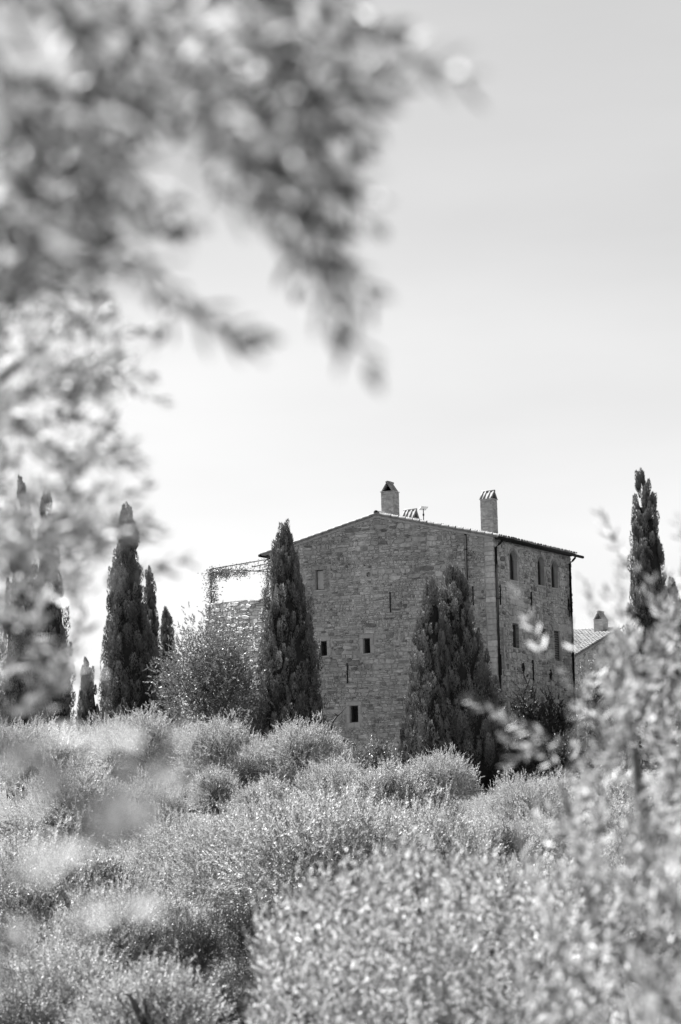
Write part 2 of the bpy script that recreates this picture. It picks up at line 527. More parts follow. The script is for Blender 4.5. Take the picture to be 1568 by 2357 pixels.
# quoins of the near corner
rng = random.Random(9)
z = 2.9
while z < 13.1:
    h = rng.uniform(.2, .34); pr = rng.uniform(.02, .045); pr2 = rng.uniform(.02, .045)
    q_ = HB(); q_.hbox(-pr2, QW - .012 + rng.uniform(-.05, 0), -pr, QW - .012 + rng.uniform(-.05, 0), z + .008, min(z + h - .008, 13.15), rng.uniform(.36, .5))
    qo = q_.build('quoin', M['stone'], wallo)
    md = qo.modifiers.new('bevel', 'BEVEL'); md.width = .022; md.segments = 1
    z += h
# window joinery
def window_front(kind, a0, a1, z0, z1):
    dep = .22
    b = HB()                                           # reveal lining
    b.add([hv(a0, 0, z0), hv(a0, dep, z0), hv(a0, dep, z1), hv(a0, 0, z1)], [(0, 1, 2, 3)])
    b.add([hv(a1, 0, z0), hv(a1, dep, z0), hv(a1, dep, z1), hv(a1, 0, z1)], [(0, 1, 2, 3)])
    b.add([hv(a0, 0, z1), hv(a1, 0, z1), hv(a1, dep, z1), hv(a0, dep, z1)], [(0, 1, 2, 3)])
    b.add([hv(a0, 0, z0), hv(a1, 0, z0), hv(a1, dep, z0), hv(a0, dep, z0)], [(0, 1, 2, 3)])
    b.add([hv(a0 - .2, dep + .3, z0 - .2), hv(a1 + .2, dep + .3, z0 - .2), hv(a1 + .2, dep + .3, z1 + .2), hv(a0 - .2, dep + .3, z1 + .2)], [(0, 1, 2, 3)])
    o = b.build('window', M['dressed'], house)
    f = HB()
    t = .045
    f.hbox(a0, a0 + t, dep - .05, dep, z0, z1); f.hbox(a1 - t, a1, dep - .05, dep, z0, z1)
    f.hbox(a0 + t, a1 - t, dep - .05, dep, z1 - t, z1); f.hbox(a0 + t, a1 - t, dep - .05, dep, z0, z0 + t)
    f.build('frame', M['wood'], o)
    g_ = HB(); g_.hbox(a0 + t, a1 - t, dep - .03, dep - .02, z0 + t, z1 - t)
    if kind == 'upper':
        g_.build('pane', M['sky_tone'], o)
        c_ = HB(); c_.htube([(a0 + .22, dep - .06, z0 + .06), (a0 + .22, dep - .06, z0 + .16), (a0 + .2, dep - .06, z0 + .22)], [.05, .045, .02], 8)
        c_.build('ornament', M['white'], o)
    else:
        g_.build('pane', M['glass'], o)
    rng = random.Random(int(a0 * 100))
    def block(name, u0, u1, zz0, zz1, pr):
        q = HB(); q.hbox(u0, u1, -pr, .12, zz0, zz1); bo = q.build(name, M['dressed'], o)
        md = bo.modifiers.new('bevel', 'BEVEL'); md.width = .012; md.segments = 1
    if kind == 'upper':
        s_ = HB()
        z = z0 - .08
        while z < z1:
            for u0, u1 in ((a0 + .005, a0 + rng.choice((.1, .15))), (a1 - .005 - rng.choice((.1, .15)) + .0, a1 - .005)):
                if u0 > a1 - .3: u0, u1 = a1 - 0.0 - rng.choice((.12, .16)) + .0, a1
            s_.hbox(a0 + .002, a0 + rng.choice((.1, .15)), -.02 - rng.uniform(0, .01), .1, z + .008, z + .062, rng.uniform(.2, .34))
            s_.hbox(a1 - .002 - 0.0, a1 - .002 - rng.choice((-.1, -.15)), -.02 - rng.uniform(0, .01), .1, z + .008, z + .062, rng.uniform(.2, .34)) if False else None
            z += .07
        u = a0 - .16 * 0
        u = a0 - .02
        while u < a1 + .1:
            s_.hbox(u + .004, u + .062, -.022 - rng.uniform(0, .01), .1, z1 + .006, z1 + .17, rng.uniform(.2, .34)); u += .066
        for zz in np.arange(z0 - .1, z1 + .02, .07):
            l0 = rng.choice((.09, .15)); l1 = rng.choice((.09, .15))
            s_.hbox(a1 + .003, a1 + l0, -.02 - rng.uniform(0, .01), .1, zz + .006, zz + .064, rng.uniform(.2, .34))
            s_.hbox(a0 - l1, a0 - .003, -.02 - rng.uniform(0, .01), .1, zz + .006, zz + .064, rng.uniform(.2, .34))
        s_.build('brick_surround', M['brick'], o, kind='stuff')
        block('sill', a0 - .02, a1 + .05, z0 - .09, z0 - .004, .04)
    else:
        block('lintel', a0 - .2, a1 + .2, z1 + .004, z1 + .19, .03)
        zm = z0 + (z1 - z0) * .5
        block('jamb', a1 + .004, a1 + .2, zm + .004, z1 - .004, .025); block('jamb', a1 + .004, a1 + .16, z0, zm - .004, .03)
        block('jamb', a0 - .16, a0 - .004, zm + .04, z1 - .004, .03); block('jamb', a0 - .21, a0 - .004, z0, zm + .03, .022)
        if kind == 'low':
            um = (a0 + a1) / 2
            block('sill', a0 - .1, um - .006, z0 - .26, z0 - .006, .02); block('sill', um + .006, a1 + .1, z0 - .26, z0 - .006, .025)
        else:
            block('sill', a0 - .12, a1 + .1, z0 - .075, z0 - .006, .035)
for w_ in WIN_F: window_front(*w_)

# small octagonal opening
b = HB()
ring = [(OCT[0] + .13 * math.cos(math.pi / 8 + i * math.pi / 4), OCT[1] + .13 * math.sin(math.pi / 8 + i * math.pi / 4)) for i in range(8)]
ro = [(OCT[0] + .19 * x_, OCT[1] + .19 * y_) for x_, y_ in ((1, .4), (.4, 1), (-.4, 1), (-1, .4), (-1, -.4), (-.4, -1), (.4, -1), (1, -.4))]
for i in range(8):
    j = (i + 1) % 8
    b.add([hv(ring[i][0], -.02, ring[i][1]), hv(ring[j][0], -.02, ring[j][1]), hv(ro[j][0], -.02, ro[j][1]), hv(ro[i][0], -.02, ro[i][1])], [(0, 1, 2, 3)])
    b.add([hv(ring[i][0], -.02, ring[i][1]), hv(ring[j][0], -.02, ring[j][1]), hv(ring[j][0], .2, ring[j][1]), hv(ring[i][0], .2, ring[i][1])], [(0, 1, 2, 3)])
    b.add([hv(ro[i][0], .0, ro[i][1]), hv(ro[j][0], .0, ro[j][1]), hv(ro[j][0], -.02, ro[j][1]), hv(ro[i][0], -.02, ro[i][1])], [(0, 1, 2, 3)])
oc = b.build('porthole', M['dressed'], house)
b = HB(); b.hbox(OCT[0] - .13, OCT[0] + .13, .15, .16, OCT[1] - .13, OCT[1] + .13); b.build('pane', M['sky_tone'], oc)

def reveal_right(a0, a1, z0, z1, dep, top=True):
    b = HB()
    b.add([hv(0, a0, z0), hv(dep, a0, z0), hv(dep, a0, z1), hv(0, a0, z1)], [(0, 1, 2, 3)])
    b.add([hv(0, a1, z0), hv(dep, a1, z0), hv(dep, a1, z1), hv(0, a1, z1)], [(0, 1, 2, 3)])
    b.add([hv(0, a0, z0), hv(0, a1, z0), hv(dep, a1, z0), hv(dep, a0, z0)], [(0, 1, 2, 3)])
    if top: b.add([hv(0, a0, z1), hv(0, a1, z1), hv(dep, a1, z1), hv(dep, a0, z1)], [(0, 1, 2, 3)])
    return b
def brick_fill(mb, a0, a1, z0, z1, dep, rng, arch=None):
    z, row = z0 + .004, 0
    while z + .05 < z1:
        a = a0 - (.0 if row % 2 else .12)
        while a < a1:
            x0, x1 = max(a0 + .003, a), min(a1 - .003, a + .235)
            if x1 - x0 > .03: mb.hbox(dep, dep + .08, x0, x1, z, z + .055, rng.uniform(.14, .3)) if dep >= 0 else None
            a += .247
        z += .068; row += 1
for k, (a0, a1, z0, z1) in enumerate(ARCH):
    dep = .24
    b = reveal_right(a0, a1, z0, z1, dep, top=False)
    r = (a1 - a0) / 2; am = (a0 + a1) / 2; zc = z1 - r
    N_ = 14
    arc = [(am + r * math.cos(math.pi * i / N_), zc + r * math.sin(math.pi * i / N_)) for i in range(N_ + 1)]
    for i in range(N_):
        (x0, y0), (x1, y1) = arc[i], arc[i + 1]
        b.add([hv(0, x0, y0), hv(0, x1, y1), hv(dep, x1, y1), hv(dep, x0, y0)], [(0, 1, 2, 3)])
        b.add([hv(0, x0, y0), hv(0, x1, y1), hv(0, x1, z1 + .001), hv(0, x0, z1 + .001)], [(0, 1, 2, 3)])
    o = b.build('arched_window', M['mortar'], house)
    v = HB()
    rng = random.Random(k)
    for i in range(18):
        t0, t1 = math.pi * (i + .06) / 18, math.pi * (i + .94) / 18
        q = []
        for rr in (r + .004, r + .12):
            for t in (t0, t1): q.append((am + rr * math.cos(t), zc + rr * math.sin(t)))
        V = [hv(-.02, *q[0]), hv(-.02, *q[1]), hv(-.02, *q[3]), hv(-.02, *q[2]), hv(.05, *q[0]), hv(.05, *q[1]), hv(.05, *q[3]), hv(.05, *q[2])]
        v.add(V, [(0, 1, 2, 3), (0, 4, 5, 1), (1, 5, 6, 2), (2, 6, 7, 3), (3, 7, 4, 0)], rng.uniform(.2, .34))
    v.build('voussoirs', M['brick'], o, kind='stuff')
    f = HB()
    f.htube([(dep - .04, x_, y_) for x_, y_ in [(a0 + .03, z0), (a0 + .03, zc)] + [(am + (r - .03) * math.cos(t), zc + (r - .03) * math.sin(t)) for t in np.linspace(math.pi, 0, 10)] + [(a1 - .03, zc), (a1 - .03, z0)]], .035, 4)
    f.hbox(dep - .06, dep - .01, am - .025, am + .025, z0, z1 - .05)
    f.build('frame', M['frame'], o)
    gl = HB(); gl.hbox(dep - .005, dep + .005, a0, a1, z0, z1); gl.build('pane', M['glass'], o)
    s_ = HB(); s_.hbox(-.035, .1, a0 - .06, a1 + .06, z0 - .07, z0 - .005); s_.build('sill', M['dressed'], o)
for k, (kind, a0, a1, z0, z1) in enumerate(WIN_R):
    rng = random.Random(50 + k)
    dep = {'open': .2, 'bricked': .17, 'niche': .1, 'ghost': .05}[kind]
    b = reveal_right(a0, a1, z0, z1, dep)
    if kind in ('niche', 'ghost'):
        b.add([hv(dep, a0, z0), hv(dep, a1, z0), hv(dep, a1, z1), hv(dep, a0, z1)], [(0, 1, 2, 3)])
        o = b.build('blind_niche', M['mortar'], house)
        q = HB(); brick_fill(q, a0, a1, z0, z1, dep - .02, rng); q.build('infill', M['brick'], o, kind='stuff')
    elif kind == 'open':
        o = b.build('window', M['mortar'], house)
        f = HB(); t = .05
        f.hbox(dep - .05, dep, a0, a0 + t, z0, z1); f.hbox(dep - .05, dep, a1 - t, a1, z0, z1)
        f.hbox(dep - .05, dep, a0 + t, a1 - t, z1 - t, z1); f.hbox(dep - .05, dep, a0 + t, a1 - t, z0, z0 + t)
        f.build('frame', M['frame'], o)
        gl = HB(); gl.hbox(dep - .03, dep - .02, a0 + t, a1 - t, z0 + t, z1 - t); gl.build('pane', M['glass'], o)
        q = HB()
        for zz in np.arange(z0 + .01, z1 - .05, .07):
            q.hbox(rng.uniform(.0, .012), dep - .06, a1 - .012, a1 + .05, zz, zz + .055, rng.uniform(.14, .3))
        q.build('brick_jamb', M['brick'], o, kind='stuff')
    else:
        o = b.build('shuttered_window', M['mortar'], house)
        f = HB(); f.hbox(dep - .02, dep, a0, a1, z0, z1); f.build('backing', M['wood'], o)
        for zz in np.arange(z0 + .05, z1 - .08, .115):       # louvres
            s_ = HB(); p0 = hv(dep - .075, a0 + .04, zz)
            s_.box(p0, -UD * -.05 + ZD * .06, WD * (a1 - a0 - .08), ZD * .016 - UD * .006)
            s_.build('slat', M['frame'], o)
        s_ = HB()
        s_.hbox(dep - .085, dep - .025, a0, a0 + .04, z0, z1); s_.hbox(dep - .085, dep - .025, a1 - .04, a1, z0, z1)
        s_.build('frame', M['wood'], o)
    if kind in ('open', 'bricked'):
        q = HB(); q.hbox(-.02, .12, a0 - .12, a1 + .12, z1 + .004, z1 + .1); q.build('lintel', M['dressed'], o)

# tie bars, diamonds, pipes
def bar(pts, r, name='tie_bar', s=4):
    b = HB(); b.htube(pts, r, s); return b.build(name, M['iron'], house)
for u, z0, z1 in ((5.38, 10.08, 11.07), (7.76, 6.79, 7.76), (1.065, 10.16, 11.06)):
    bar([(u, -.055, z0), (u, -.055, z1)], [.03, .035])
for w_, z0, z1 in ((.59, 10.15, 11.12), (4.51, 10.12, 11.04), (9.565, 10.11, 11.07), (.38, 6.82, 7.81), (4.44, 6.74, 7.72)):
    bar([(-.06, w_, z0), (-.06, w_, z1)], [.045, .05])
for w_, z in ((3.23, 7.27), (6.78, 7.14)):
    b = HB()
    b.add([hv(-.07, w_, z - .28), hv(-.07, w_ + .16, z), hv(-.07, w_, z + .28), hv(-.07, w_ - .16, z),
           hv(-.0, w_, z - .28), hv(-.0, w_ + .16, z), hv(-.0, w_, z + .28), hv(-.0, w_ - .16, z)],
          [(0, 1, 2, 3), (0, 4, 5, 1), (1, 5, 6, 2), (2, 6, 7, 3), (3, 7, 4, 0)])
    b.build('anchor_plate', M['iron'], house)
def pipe(pts, r=.05):
    b = HB(); b.htube(pts, r, 10); o = b.build('downpipe', M['pipe'], house, smooth=True)
    (u, w_, z0), (_, _, z1) = pts[-2], pts[-1]
    for z in np.arange(z1 + 1.2, z0, 2.4):
        q = HB(); q.htube([(u, w_, z), (u, w_, z + .05)], r * 1.35, 10); q.build('bracket', M['pipe'], o)
pipe([(1.35, -.09, 13.55), (1.35, -.09, 2.0)], .055)
pipe([(-.3, .55, 13.32), (-.3, .5, 13.18), (-.2, .3, 13.0), (-.09, .16, 12.85), (-.09, .15, 2.0)], .055)
pipe([(-.3, 10.1, 13.3), (-.3, 10.05, 13.15), (-.2, 9.95, 13.0), (-.09, 9.83, 12.85), (-.09, 9.82, 2.0)], .055)

# roof
UE0, UE1, WV0, WV1 = -.30, 12.28, -.09, RW + .13
def rz(u): return RZ - .075 - SL * abs(u - RU)
b = HB()
prof = [(UE0, rz(UE0)), (RU, rz(RU)), (UE1, rz(UE1))]
for i in range(2):
    (u0, za), (u1, zb_) = prof[i], prof[i + 1]
    T = [hv(u0, WV0, za), hv(u1, WV0, zb_), hv(u1, WV1, zb_), hv(u0, WV1, za)]
    B = [q - ZD * .05 for q in T]
    b.add(T + B, [(0, 1, 2, 3), (7, 6, 5, 4), (0, 4, 5, 1), (1, 5, 6, 2), (2, 6, 7, 3), (3, 7, 4, 0)])
roof = b.build('roof', M['tile'], house)
# corbel course under the verge
b = HB()
for i in range(2):
    (u0, za), (u1, zb_) = prof[i], prof[i + 1]
    for off, pr, th in ((.052, .07, .05), (.105, .05, .05)):
        ua, ub = max(u0, -.06), min(u1, GW + .06)
        za2, zb2 = rz(ua) - off, rz(ub) - off
        T = [hv(ua, -pr, za2), hv(ub, -pr, zb2), hv(ub, .15, zb2), hv(ua, .15, za2)]
        b.add(T + [q - ZD * th for q in T], [(0, 1, 2, 3), (7, 6, 5, 4), (0, 4, 5, 1), (1, 5, 6, 2), (2, 6, 7, 3), (3, 7, 4, 0)])
b.build('verge_course', M['dressed'], roof)
for w_ in np.arange(.25, RW, .62):                      # rafters under the right and left eaves
    for ua, ub in ((UE0 + .03, .1), (GW - .1, UE1 - .03)):
        q = HB(); p0 = hv(ua, w_, rz(ua) - .16)
        q.box(p0, UD * (ub - ua) + ZD * (rz(ub) - rz(ua)), WD * .09, ZD * .105)
        q.build('rafter', M['wood'], roof)
# gutters
for u in (UE0 - .06, UE1 + .06):
    q = HB(); q.htube([(u, -.2, rz(UE0) - .05), (u, RW + .85 if u < 0 else RW, rz(UE0) - .07)], .075, 10)
    q.build('gutter', M['pipe'], roof, smooth=True)
def tile_mesh(name, r0, r1, L, up=True, seg=5, th=.016):
    """half barrel tile, lower end at the origin, running along +X"""
    V, F = [], []
    sg = 1 if up else -1
    for x_, r in ((0, r0), (L, r1)):
        for rr in (r, r - th):
            for i in range(seg + 1):
                t = math.pi * i / seg
                V.append((x_, rr * math.cos(t), sg * rr * math.sin(t)))
    k = seg + 1
    for i in range(seg):
        F.append((i, i + 1, 2 * k + i + 1, 2 * k + i)); F.append((k + i, 3 * k + i, 3 * k + i + 1, k + i + 1))
        F.append((i, k + i, k + i + 1, i + 1)); F.append((2 * k + i, 2 * k + i + 1, 3 * k + i + 1, 3 * k + i))
    me = bpy.data.meshes.new(name); me.from_pydata(V, [], F); me.update()
    me.materials.append(M['tile'])
    return me
TM = [tile_mesh('tile', .095, .075, .46), tile_mesh('tile', .088, .078, .47), tile_mesh('tile', .1, .078, .45)]
TP_ = tile_mesh('pan_tile', .085, .095, .46, up=False)
def tile_field(parent, origin, down0, across, up_vec, ncol, nrow, single, seed, base):
    """rows of tiles: origin at the lower corner, across = unit along the eave, up_vec = unit up the slope; single(c, r) -> own object"""
    rng = random.Random(seed)
    nv = np.cross(across, up_vec)
    if nv[2] < 0: nv = -nv
    rest = MB()
    for c in range(ncol):
        for r in range(nrow):
            for kind in ((0, 1) if r < 2 or c < 2 else (0,)):
                me = TM[rng.randrange(3)] if kind == 0 else TP_
                pos = origin + across * (c * .205 + (.1025 if kind == 0 else 0) + rng.uniform(-.008, .008)) + up_vec * (r * .385 + rng.uniform(-.02, .02)) + nv * (.045 + .012 * (kind == 0) + rng.uniform(-.006, .006))
                xx = nrm(up_vec - nv * (.045 + rng.uniform(-.015, .015)) + across * rng.uniform(-.03, .03))
                yy = nrm(np.cross(nv, xx)); zz = np.cross(xx, yy)
                if kind == 0 and single(c, r):
                    o = link('tile', me, None, parent)
                    o.matrix_parent_inverse = Matrix()
                    o.matrix_local = Matrix(((xx[0], yy[0], zz[0], pos[0] - base[0]), (xx[1], yy[1], zz[1], pos[1] - base[1]), (xx[2], yy[2], zz[2], pos[2] - base[2]), (0, 0, 0, 1)))
                else:
                    A = np.empty(len(me.vertices) * 3, dtype=np.float32); me.vertices.foreach_get('co', A); A = A.reshape(-1, 3)
                    V = pos - base + A[:, :1] * xx + A[:, 1:2] * yy + A[:, 2:] * zz
                    rest.add(V, [tuple(p_.vertices) for p_ in me.polygons])
    rest.build('roof_tiles', M['tile'], parent, kind='stuff')
HB0 = H(0, 0, ZB)
ncol = int((WV1 - WV0 + .05) / .205)
upr = nrm(UD + ZD * SL); upl = nrm(-UD + ZD * SL)
tile_field(roof, H(UE0 - .05, WV0 + .02, rz(UE0 - .05)), 0, WD, upr, ncol, 17, lambda c, r: c == 0 or r == 0, 31, HB0)
tile_field(roof, H(UE1 + .05, WV0 + .02, rz(UE1 + .05)), 0, WD, upl, ncol, 17, lambda c, r: c == 0 or r == 0, 32, HB0)
for k, w_ in enumerate(np.arange(WV0, WV1 - .3, .42)):   # ridge tiles
    o = link('tile', tile_mesh('tile', .13, .115, .47) if k == 0 else bpy.data.meshes[rid], None, roof)
    if k == 0: rid = o.data.name
    p_ = hv(RU, w_, RZ + .0)
    xx, yy, zz = WD, -UD, ZD
    o.matrix_local = Matrix(((xx[0], yy[0], zz[0], p_[0]), (xx[1], yy[1], zz[1], p_[1]), (xx[2], yy[2], zz[2], p_[2]), (0, 0, 0, 1)))

def chimney(parent, hvf, u0, u1, w0, w1, zb, zt, cap, axis, seed, ribs=True):
    rng = random.Random(seed)
    class CB(MB):
        def cbox(self, a0, a1, b0, b1, c0, c1, tone=.3):
            self.box(hvf(a0, b0, c0), UD * (a1 - a0), WD * (b1 - b0), ZD * (c1 - c0), tone)
    b = CB(); b.cbox(u0 + .012, u1 - .012, w0 + .012, w1 - .012, zb, zt - .01)
    o = b.build('chimney', M['mortar'], parent)
    q = CB(); z, row = zb, 0
    while z + .05 <= zt:
        zz1 = z + .056
        for side in range(4):
            L0, L1 = (u0, u1) if side in (0, 2) else (w0, w1)
            a = L0 + (0 if row % 2 else -.13)
            while a < L1 - .02:
                x0, x1 = max(L0, a) + .004, min(L1, a + .25) - .004
                if x1 - x0 > .03:
                    j = rng.uniform(-.006, .006); t = rng.uniform(.24, .44)
                    if side == 0: q.cbox(x0, x1, w0 - j, w0 + .05, z, zz1, t)
                    elif side == 2: q.cbox(x0, x1, w1 - .05, w1 + j, z, zz1, t)
                    elif side == 1: q.cbox(u0 - j, u0 + .05, x0, x1, z + .001, zz1 + .001, t)
                    else: q.cbox(u1 - .05, u1 + j, x0, x1, z + .001, zz1 + .001, t)
                a += .258
        z += .068; row += 1
    q.build('brickwork', M['brick'], o, kind='stuff')
    # ledge and A-shaped cap, open at both gable ends
    b = CB(); b.cbox(u0 - .03, u1 + .03, w0 - .03, w1 + .03, zt, zt + .035); b.build('ledge', M['dressed'], o)
    zc = zt + .035
    um, wm = (u0 + u1) / 2, (w0 + w1) / 2
    th = .055
    for s_ in (-1, 1):
        b = CB()
        if axis == 'W':
            e0 = um + s_ * (u1 - u0) / 2 * .98
            P0 = hvf(e0, w0 + .01, zc); run = UD * (um - e0) + ZD * cap; along = WD * (w1 - w0 - .02); inn = -UD * s_ * th
        else:
            e0 = wm + s_ * (w1 - w0) / 2 * .98
            P0 = hvf(u0 + .01, e0, zc); run = WD * (wm - e0) + ZD * cap; along = UD * (u1 - u0 - .02); inn = -WD * s_ * th
        b.box(P0, run, along, inn); sl = b.build('cap_slab', M['tile'], o)
        if ribs:
            # barrel tiles standing on the slab
            n_ = nrm(np.cross(run, along)); ou = -nrm(inn)
            if np.dot(n_, ou) < 0: n_ = -n_
            for fr in (.03, .36, .70, .97):
                c = MB(); p0 = P0 + along * fr
                c.tube([p0 + n_ * .01, p0 + run * .5 + n_ * .012, p0 + run * 1.04 + n_ * .01], [.05, .045, .04], 8)
                c.build('rib_tile', M['tile'], o, smooth=True)
    b = MB()
    if axis == 'W': e = [hvf(um, w0 - .03, zc + cap), hvf(um, wm, zc + cap + .015), hvf(um, w1 + .03, zc + cap)]
    else: e = [hvf(u0 - .03, wm, zc + cap), hvf(um, wm, zc + cap + .015), hvf(u1 + .03, wm, zc + cap)]
    b.tube(e, [.065, .06, .065], 8); b.build('ridge_tile', M['tile'], o, smooth=True)
    b = MB()
    if axis == 'W': b.add([hvf(u0 + .05, wm, zc), hvf(u1 - .05, wm, zc), hvf(um, wm, zc + cap - .04)], [(0, 1, 2)])
    else: b.add([hvf(um, w0 + .05, zc), hvf(um, w1 - .05, zc), hvf(um, wm, zc + cap - .04)], [(0, 1, 2)])
    b.build('shade_panel', M['dark'], o)  # panel added; its black stands for the shaded inside of the cap
    b = CB(); b.cbox(u0 + .1, u1 - .1, w0 + .1, w1 - .1, zc - .02, zc + .003); b.build('flue', M['dark'], o)
chimney(house, hv, 5.52, 6.17, .9, 1.6, 14.4, 16.04, .46, 'W', 1, ribs=False)
chimney(house, hv, .63, 1.25, 1.6, 2.25, 13.2, 15.36, .38, 'U', 2)
chimney(house, hv, 5.84, 6.49, 4.0, 4.6, 14.4, 15.06, .42, 'U', 3)

# small flat dish on a mast
dish = empty('satellite_dish', H(5.32, 4.0, 14.75))
prop(dish, 'small flat white dish on a thin dark mast on the roof ridge', 'dish')
b = MB(); b.tube([(0, 0, -.1), (0, 0, .72)], .022, 8); b.tube([(0, 0, .38), (0, 0, .48)], .045, 8); b.build('mast', M['iron'], dish)
b = MB(); R_ = Matrix.Rotation(math.radians(-16), 3, 'X')
b.box((-.19, -.2, .0), (.38, 0, 0), (0, .42, 0), (0, 0, .035)); pl_ = b.build('plate', M['white'], dish)
pl_.location = (0, 0, .74); pl_.rotation_euler = (math.radians(-14), math.radians(4), .3)

# ------------------------------------------------------------------ terrace wall
P0 = H(11.86, .35, 0); ang = math.radians(10)
TD = UD * math.cos(ang) + WD * math.sin(ang)             # along the wall, to the left
TN = nrm(np.cross(TD, ZD)); TN = TN if np.dot(TN, -WD) > 0 else -TN
terr = empty('terrace_wall', P0 + ZD * 3)
prop(terr, 'sunlit rubble stone terrace wall joining the left side of the house', 'wall')
tb = P0 + ZD * 3
TL, TZ0, TZ1 = 4.35, 5.5, 11.22
def tv(a, d, z): return P0 + TD * a + TN * d + ZD * z - tb
b = MB(); b.box(tv(0, 0, TZ0 - 3), TD * TL, -TN * 4.5, ZD * (TZ1 - TZ0 + 3 - .03)); twall = b.build('wall', M['mortar'], terr)
ts = rubble(0.0, TL, TZ0 + 1.2, TZ1, lambda a: TZ1, [], .15, 41, aspect=1.7)
TLs = fix(lay(ts, lambda a, z, d: tv(a, d, z), False, 42, gap=.012, dmin=.02, dmax=.09), TN)
TLs = [(V, F, .25 + t * .75, ar) for V, F, t, ar in TLs]
place_stones(TLs, twall, 300)
te = rubble(0.0, 3.0, TZ0 + 1.2, TZ1, lambda a: TZ1, [], .24, 43)
tv2 = lambda a, d, z: tv(TL + d, -a, z)
place_stones(fix(lay(te, lambda a, z, d: tv2(a, d, z), False, 44, gap=.012, dmin=.02, dmax=.08), TD), twall, 0, rest='end_stones')

# ------------------------------------------------------------------ annex behind on the right
R0 = np.array([15.75, 146.1, 10.87])
AB = np.array([15.75, 146.1, 2.0])
def av(u, w_, z): return R0 + UD * u + WD * w_ + ZD * (z - R0[2]) - AB       # u left from the right wall, w along (0 at ridge), z absolute
annex = empty('annex', AB)
prop(annex, 'lower stone outbuilding with pale tiled roof behind the right end of the house', 'house')
b = MB()
zr = R0[2] - .12
V = [av(0, -7.6, zr - .265 * 7.6), av(0, 0, zr), av(0, 5, zr - 1.3), av(0, 5, 2), av(0, -7.6, 2)]
V += [q + UD * 9 for q in V]
b.add(V, [(0, 1, 2, 3, 4), (9, 8, 7, 6, 5), (0, 5, 6, 1), (1, 6, 7, 2), (0, 4, 9, 5), (2, 7, 8, 3)])
aw = b.build('wall', M['mortar'], annex)
st = rubble(0, 7.4, 4.5, 11, lambda a: R0[2] - .25 - .265 * a, [], .24, 61)
place_stones(fix(lay(st, lambda a, z, d: av(-d, -a, z), False, 62), -UD), aw, 0)
b = MB()
T = [av(-.12, -7.9, R0[2] - .06 - .265 * 7.9), av(-.12, 0, R0[2] - .06), av(9, 0, R0[2] - .06), av(9, -7.9, R0[2] - .06 - .265 * 7.9)]
b.add(T + [q - ZD * .06 for q in T], [(0, 1, 2, 3), (7, 6, 5, 4), (0, 4, 5, 1), (1, 5, 6, 2), (2, 6, 7, 3), (3, 7, 4, 0)])
ar_ = b.build('roof', M['tile'], annex)
up_a = nrm(WD + ZD * .265)
tile_field(ar_, av(-.1, -7.95, R0[2] - .06 - .265 * 7.95) + AB, 0, UD, up_a, 22, 21, lambda c, r: c < 14 and r > 4 and (c + r * 14) % 1 == 0 and c < 12, 63, AB)
chimney(annex, av, .5, 1.05, -1.3, -.4, 10.2, 11.24, .46, 'W', 7, ribs=False)

# ------------------------------------------------------------------ foliage generators
def leaf_quads(base, d, side, L, Wd, fold=None, rng=None):
    """diamond leaves; base,d,side (n,3), L,Wd (n)"""
    L = L[:, None]; Wd = Wd[:, None]
    nn = np.cross(d, side)
    m_ = base + d * L * .45
    V = np.stack([base, m_ + side * Wd * .5, base + d * L - nn * L * .06, m_ - side * Wd * .5], 1).reshape(-1, 3)
    F = np.arange(len(V)).reshape(-1, 4)
    return V, F
def leaf_tris(base, d, side, L, Wd):
    L = L[:, None]; Wd = Wd[:, None]
    V = np.stack([base - side * Wd * .5, base + side * Wd * .5, base + d * L], 1).reshape(-1, 3)
    return V, np.arange(len(V)).reshape(-1, 3)
def leaf_lens(base, d, side, L, Wd):
    """lens shaped blades folded along the midrib: two quads each"""
    L = L[:, None]; Wd = Wd[:, None]
    nn = np.cross(d, side)
    tip = base + d * L - nn * L * .08
    a1, a2 = base + d * L * .28 + nn * Wd * .12, base + d * L * .68 + nn * Wd * .06
    V = np.stack([base, a1 + side * Wd * .46, a2 + side * Wd * .42, tip, a2 - side * Wd * .42, a1 - side * Wd * .46], 1).reshape(-1, 3)
    k = np.arange(len(base))[:, None] * 6
    F = np.concatenate([k + np.array([[0, 1, 2, 3]]), k + np.array([[0, 3, 4, 5]])], 1).reshape(-1, 4)
    return V, F
def rand_unit(rng, n_):
    v = rng.normal(size=(n_, 3)); return nrm(v)
